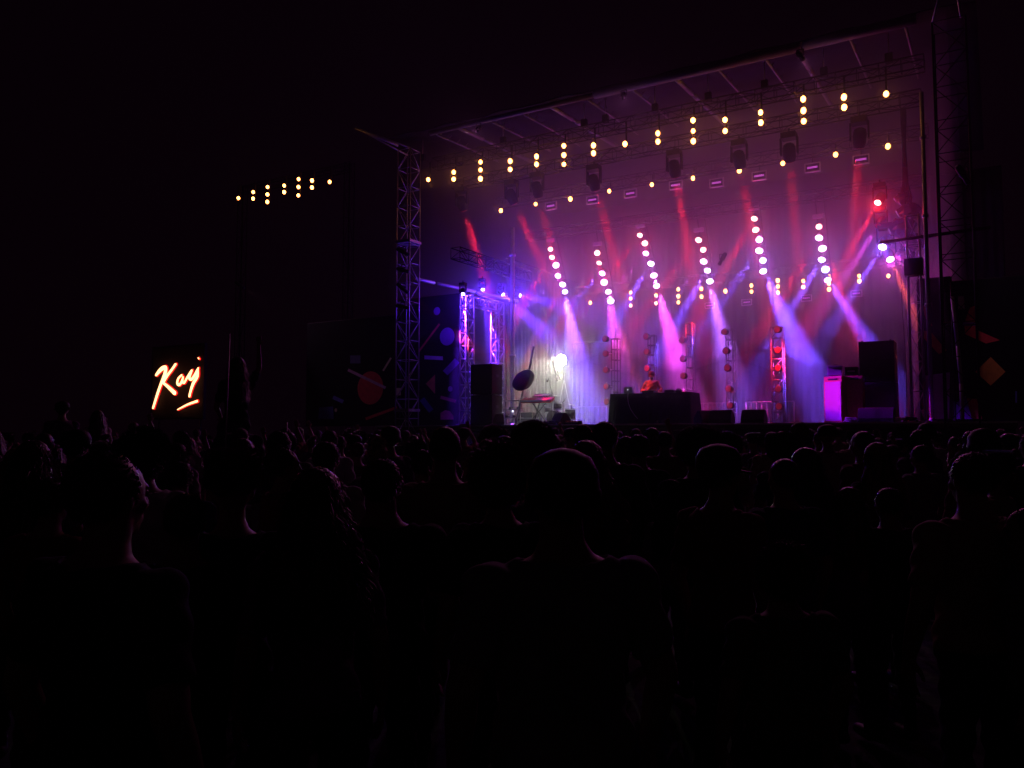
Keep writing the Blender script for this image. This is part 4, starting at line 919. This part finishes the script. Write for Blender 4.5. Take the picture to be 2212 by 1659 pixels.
# the performer behind the table
s_, _ = on(1408, 820, 2.75); dirc = V((0, -1, 0)); 
dj = person('performer in an orange red sweater and cap bending over the turntable behind the table', *W(s_, 2.75, 0).xy, 0, 'short', 'redcloth', 'skin', False, 'dj', pi - ANG + .25, 'hair', 'cap', DECK, 'performer', R(28), True, True, 1.1)
b = MB(); b.ball((0, .075, 1.565), (.05, .04, .055), 16, 10, fn=lambda q: 1 + .05 * sin(20 * q.x + 9 * q.z)); o = b.build('beard', M['hair'], dj, True); tm = MX.Rotation(-R(28), 3, 'X'); piv = V((0, .01, 1.585)); o.location = piv - tm @ piv; o.rotation_euler = (-R(28), 0, 0)
T_ = W(s_, 2.75, DECK + 1.4)
def profile(label, p, T, c, e, ang):  # added lamp without a visible source, for performer and gear
    f = thing('added_spot', label, 'stage light', p, group='added slim spotlights')
    ax = (T - p).normalized(); ax.rotate(MX.Rotation(ANG, 3, 'Z')); q = V((0, 0, -1)).rotation_difference(ax).to_matrix()
    MB().lathe([(.05, .3), (.08, .25), (.09, 0), (.06, -.05), (.07, -.25)], 16, rot=q).build('barrel', M['black'], f, True); MB().path([(-.1, 0, 0), (-.1, 0, .2), (.1, 0, .2), (.1, 0, 0)], .015).build('yoke', M['black'], f)
    l = lamp('SPOT', 'key_light', f, p + (T - p).normalized() * .35, c, e, T, ang, .6, .05); adopt(l, f)
profile('added slim black spotlight on the tall tower aimed at the performer, highest of its kind', W(.5, -1.1, 8.6), T_, (1, .1, .14), 9500, 7.5)
profile('added slim black spotlight on the tall tower aimed at the violet amplifier', W(.5, -1.1, 7.9), W(dk(1806, .75), .6, DECK + .85), (.27, .003, 1), 38000, 6.5)
profile('added slim black spotlight on the tall tower aimed at the keyboard, lowest of its kind', W(.5, -1.1, 7.2), W(sK, 1.6, DECK + .9), (1, .03, .08), 13000, 9)
profile('added slim black spotlight on the tall tower aimed at the red lit cabinet', W(.5, -1.1, 6.5), W(dk(1850, .8), .6, DECK + .7), (1, .015, .12), 15000, 4.2)
profile('added slim spotlight on top of the lettering screen frame', W(-8.6, -1.0, 8.2), W(-3.2, .4, 4.6), (1, .5, .8), 120, 46)  # this lamp and the next are added to brighten the side scrims
profile('added slim spotlight on the dark lattice tower aimed at the orange diamond', W(19.2, -2.2, 8.2), W(21.2, .2, 4.6), (1, .5, .8), 45, 60)
for i, sx in enumerate((3.5, 9.3, 15.0)):
    profile('added slim spotlight under the roof edge spilling onto the crowd, %s from the tall tower' % ORD[i], W(sx, -.5, 13.0), V((sx * 1.2 - 9, 13, 1.6)), (1, .25, .8), 300, 75)  # added lamps that put rim light on the crowd
s2, z2 = on(1560, 560, 5.2)
profile('added slim black spotlight beside the fifth ladder aimed at the performer', W(s2, 5.2, z2), T_, (.25, .05, 1), 2600, 10)

# nearby people, one by one: px, top y, hair width px, hair width m, ...
def near(label, px, ty, wpx, wm, **k):
    Y = wm * F / wpx; p = at(px, ty, Y); yaw = k.pop('yaw', 0); face = math.atan2(-(p.x - 8), 30 - p.y)  # turned to the stage
    PEOPLE_DONE.append((px, ty, wpx, Y)); return person(label, p.x, Y, p.z, yaw=face + yaw, **k)
near('tall person in a smooth round cap, the largest dark head, below the keyboard', 1213, 975, 168, .205, hairk='shaved', hatk='beanie', fem='broad', shirt='grey')
near('person with red rimmed frizzy curls just behind the round cap', 1079, 962, 143, .25, hairk='curly', fem=True, haircol='hair2', shirt='black')
near('person with a wide afro directly below the keyboard', 1148, 912, 92, .3, hairk='afro', shirt='navy')
near('tall person with cropped hair and bare neck whose head touches the table\'s end', 1304, 908, 56, .175, hairk='short', fem='broad', shirt='black', ls=True)
near('person with a broad dark afro below the two floor monitors', 1506, 922, 100, .3, hairk='afro', fem='broad', shirt='black', ls=True)
near('bearded person turned aside with a rim of light on the face, before the broad afro', 1555, 960, 95, .19, hairk='short', yaw=-1.2, shirt='maroon', hatk='cap')
near('person with a round cropped head in front of the big dark hair', 1692, 991, 72, .17, hairk='shaved', shirt='navy')
near('person with big wavy dark hair behind the round cropped head', 1737, 965, 94, .26, hairk='wavy', fem=True, shirt='black')
near('person with smooth long hair below the violet amplifier', 1832, 1050, 78, .2, hairk='long', fem=True, shirt='plum', haircol='hair2')
near('person with chin high hair below the tall black cabinets', 1917, 1050, 74, .19, hairk='short', shirt='black')
near('person with curly rim lit hair standing alone close to the camera', 1688, 1175, 152, .24, hairk='curly', haircol='hair2', fem='broad', shirt='olive')
near('person with lilac rim lit light hair at the foot of the tall cabinets', 1892, 954, 64, .2, hairk='wavy', fem=True, haircol='hair3', shirt='black')
near('broad person with rounded shoulders nearest the orange diamond scrim', 2098, 972, 104, .19, hairk='short', fem='broad', shirt='tan')
near('person cut off by the picture edge, with a lit cheek', 2222, 1090, 110, .19, hairk='short', yaw=.9, shirt='grey')
near('tall person with a pink lit cheek and neck, before the red lettering', 236, 968, 168, .19, hairk='short', yaw=-.8, fem='broad', shirt='black')
near('person with bushy hair behind the tall one with the lit cheek', 312, 930, 108, .25, hairk='curly', shirt='white', haircol='hair')
near('person with a narrow head lit along one side, next to the flat high hair', 391, 993, 60, .17, hairk='short', shirt='navy')
near('person with a smooth round head below the red underline', 401, 1066, 112, .175, hairk='shaved', shirt='black')
near('person with a tall flat haircut and a thin necklace', 505, 960, 122, .2, hairk='flattop', haircol='hair2', shirt='black', fem=True)
near('person behind the tall flat haircut', 585, 1008, 56, .17, hairk='short', shirt='grey')
near('person in profile with a pink lit face beyond the flat haircut', 612, 963, 68, .18, hairk='short', yaw=-1.3, shirt='maroon')
near('person with cropped hair and lit ear in front of the first printed scrim', 705, 950, 62, .17, hairk='short', shirt='white')
near('person with long hair over the shoulders, violet along the arm', 684, 1006, 150, .22, hairk='wavy', fem=True, shirt='plum')
near('person whose bare shoulder line shines softly, below the tall tower', 825, 985, 106, .19, hairk='short', fem='broad', shirt='black', haircol='hair')
near('person with dark hair between the shining shoulder and the frizzy curls', 913, 968, 56, .17, hairk='short', shirt='navy')
near('person with a small blue glint at the collar before the frizzy curls', 972, 990, 64, .18, hairk='short', shirt='olive')
near('person with slanting rim lit hair beside the cropped tall head', 1351, 941, 44, .2, hairk='long', fem=True, haircol='hair2', shirt='black')
near('person with low rounded hair below the black table', 1444, 1053, 60, .18, hairk='long', fem=True, shirt='grey')
near('person seen at the very edge with a lit cheek, near the elevated violet cap', 110, 1030, 90, .18, hairk='short', yaw=-.6, shirt='maroon')

# elevated people on shoulders
def rider(lb_up, lb_dn, px, ty, Y, pose='seated', **k):
    p = at(px, ty, Y); face = math.atan2(-(p.x - 8), 30 - p.y)
    kk = .93; zb = p.z - (1.94 if k.get('hi') else 1.775) * kk; k.pop('hi', None)
    seat = zb + .86 * kk; sc2 = (seat - .02) / 1.5
    person(lb_up, p.x, Y, 0, pose=pose, yaw=face, zbase=zb, scale=kk, **k)
    person(lb_dn, p.x, Y + .1, 0, 'shaved', 'black', yaw=face, scale=max(.85, min(1.12, sc2)))
rider('person in a shiny violet cap riding on someone\'s shoulders', 'person carrying the rider with the violet cap', 135, 868, 12, hairk='short', hatk='cap', shirt='plum')
rider('person in a pale shirt riding on shoulders between violet cap and red lettering', 'person carrying the rider in the pale shirt', 211, 885, 13, hairk='long', fem=True, shirt='white')
rider('person on shoulders with one arm stretched up, beside the red lettering', 'person carrying the rider with the stretched arm', 513, 770, 9.6, pose='seatedup', hairk='long', fem=True, shirt='black')
p1 = at(486, 945, 9.2); o = thing('flag_pole', 'thin pole held up beside the rider with the stretched arm', 'pole', (p1.x, 9.2, 0), 0); q1 = at(496, 720, 9.2); MB().tube((0, 0, 1.0), (q1.x - p1.x, 0, q1.z), .009).build('shaft', M['alu'], o, True); MB().lathe([(.018, 1.0), (.018, 1.12)], 10).build('grip', M['black'], o)
p1 = at(619, 950, 12); q1 = at(619, 912, 12); o = thing('flag_pole', 'short thin lit pole sticking out of the crowd between lettering and first scrim', 'pole', (p1.x, 12, 0), 0); MB().tube((0, 0, 1.1), (0, 0, q1.z), .01).build('shaft', M['alu'], o, True); MB().lathe([(.018, 1.1), (.018, 1.25)], 10).build('grip', M['black'], o)

# the rest of the crowd
zones = [(0, 330, 'at the dark edge'), (330, 470, 'under the red lettering'), (470, 660, 'beyond the red lettering'), (660, 860, 'before the red disc'), (860, 985, 'below the tall tower'), (985, 1085, 'below the truss arch'),
         (1085, 1200, 'below the keyboard'), (1200, 1310, 'below the floodlight'), (1310, 1410, 'below the laptop'), (1410, 1510, 'below the table end'), (1510, 1600, 'below the first monitors'), (1600, 1700, 'below the farthest monitor'), (1700, 1790, 'below the dim gap'), (1790, 1860, 'below the violet amplifier'),
         (1860, 1960, 'below the tall cabinets'), (1960, 2070, 'below the dark tower'), (2070, 2212, 'before the orange diamond')]
HN = dict(short='short hair', shaved='a shaved head', afro='an afro', curly='curly hair', flattop='a flat top', long='long hair', wavy='wavy hair', bun='a hair bun')
rows = [(3.2, 'near the camera'), (6.5, 'in the rear rows'), (11, 'in the middle rows'), (16.5, 'in the forward rows'), (40, 'near the stage')]
rng = random.Random(11); used = {}; placed = [(px, ty + w_ * .6, w_ * .55, Y) for px, ty, w_, Y in PEOPLE_DONE]
cand = []
Y = 3.4
while Y < 26.5:
    half = Y * 1106 / F + .4; sp = .56 + .012 * Y; nx = int(2 * half / sp)
    for i in range(nx):
        cand.append((Y + rng.uniform(-.22, .22), -half + sp * (i + .5) + rng.uniform(-.16, .16)))
    Y += .62 + .035 * Y
cand.sort(); cnt = 0
for Y, X in cand:
    sline = (V((X, Y, 0)) - P0).dot(D)
    if sline > -2.0: continue
    hgt = rng.gauss(1.67, .085); hgt = max(1.5, min(1.86, hgt)); 
    if Y < 7: hgt = min(hgt, 1.69)
    hk = rng.choice(['short'] * 6 + ['shaved', 'long', 'long', 'wavy', 'bun', 'curly', 'afro', 'flattop']); fem = hk in ('long', 'wavy', 'bun') or rng.random() < .15
    hgt -= .06 if fem else 0
    px = 1106 + F * X / Y; py = 940 - (hgt - EYE) * F / Y; r = .1 * F / Y
    if px < -30 or px > 2242: continue
    vis = 0
    for ax_, ay_ in ((0, .3), (-.7, .9), (.7, .9), (0, 1.2), (-.4, .4), (.4, .4)):
        x_, y_ = px + ax_ * r, py + ay_ * r
        if not any(abs(x_ - q[0]) < q[2] * 1.0 and y_ > q[1] - q[2] * 1.1 and (abs(x_ - q[0]) < q[2] and (y_ < q[1] + q[2] * 1.3) or (y_ > q[1] + q[2] * 1.3 and abs(x_ - q[0]) < q[2] * 2.1)) or (abs(x_ - q[0]) < q[2] * 2.0 and y_ > q[1] + q[2] * 1.7) for q in placed): vis += 1
    if vis < 2: continue
    if any(abs(X - (q[0] - 1106) / F * q[3]) < .42 and abs(Y - q[3]) < .45 for q in placed): continue
    placed.append((px, py + r * 1.1, r, Y)); cnt += 1
    zn = next((z[2] for z in zones if z[0] <= px < z[1]), zones[0][2]); rw = next(r_[1] for r_ in rows if Y < r_[0])
    shirt = rng.choice(list(SHIRT)); hc_ = rng.choice(['hair', 'hair', 'hair2', 'hair', 'hair3' if fem else 'hair']); pose = rng.choice(['relaxed', 'relaxed', 'folded', 'relaxed', 'phone'] + (['raised'] if Y > 9 else []))
    hatk = rng.choice([None] * 7 + ['cap', 'beanie']) if hk == 'short' else None
    desc = ('person in a %s' % {'cap': 'cap', 'beanie': 'knitted hat'}[hatk]) if hatk else 'person with ' + HN[hk]
    lb = '%s %s, %s' % (desc, zn, rw)
    used[lb] = used.get(lb, 0) + 1
    if used[lb] > 1: lb = '%s, %s top, %s, %s' % (desc, shirt, zn, rw)
    person(lb, X, Y, hgt, hk, shirt, rng.choice(['skin', 'skin', 'skin2']), fem, pose, math.atan2(-(X - 8), 34 - Y) + rng.gauss(0, .25), hc_, hatk, full=Y < 9)
print('crowd', cnt, 'cand', len(cand))

# ------------------------------------------------------------------ smoke on the stage
m = bpy.data.materials.new("stage smoke"); m.use_nodes = True; n = m.node_tree; n.nodes.clear()
out = n.nodes.new("ShaderNodeOutputMaterial"); pv = n.nodes.new("ShaderNodeVolumePrincipled")
pv.inputs["Color"].default_value = (.95, .95, 1, 1); pv.inputs["Density"].default_value = .06; pv.inputs["Anisotropy"].default_value = .55
n.links.new(pv.outputs[0], out.inputs["Volume"])
def smoke_layer(name, mt, z0, z1, under):
    bm = bmesh.new(); bmesh.ops.create_cube(bm, size=1); bmesh.ops.subdivide_edges(bm, edges=bm.edges[:], cuts=14, use_grid_fill=True)
    for v in bm.verts:
        c = v.co.copy(); x, y = 8.9 + c.x * 19.6, 6.3 + c.y * 12.2
        wob = lambda: .45 * sin(x * .9 + y * .5) + .35 * sin(y * 1.3 - x * .4) + .2 * sin(x * 2.3)
        f = .5 - c.z; g_ = .5 + c.z
        zb = z0 + (wob() if not under else 0); zt = z1 + (wob() - .03 if under else .12 * sin(x * .7 + y)); z = zb * f + zt * g_
        x += .2 * sin(y * .9 + z * .6); y += .3 * sin(x * .8 + z * .7) * (1 if c.y < 0 else .3)
        v.co = (x, y, max(z, DECK + .04))
    me = bpy.data.meshes.new(name); bm.to_mesh(me); bm.free(); me.materials.append(mt)
    o = bpy.data.objects.new(name, me); col.objects.link(o); o.location = P0; o.rotation_euler = (0, 0, -ANG); tag(o, kind='stuff')
ml = m.copy(); ml.name = "thin low smoke"
for nn in ml.node_tree.nodes:
    if nn.type == 'PRINCIPLED_VOLUME': nn.inputs["Density"].default_value = .026
smoke_layer('smoke', m, 4.9, 13.6, False)
smoke_layer('low_smoke', ml, DECK + .04, 4.9, True)

m2 = m.copy(); m2.name = "night haze"
for nn in m2.node_tree.nodes:
    if nn.type == 'PRINCIPLED_VOLUME': nn.inputs["Density"].default_value = .0004
hz = MB().box((0, 30, 14), (120, 100, 30.2)).build('haze', m2); tag(hz, kind='stuff')
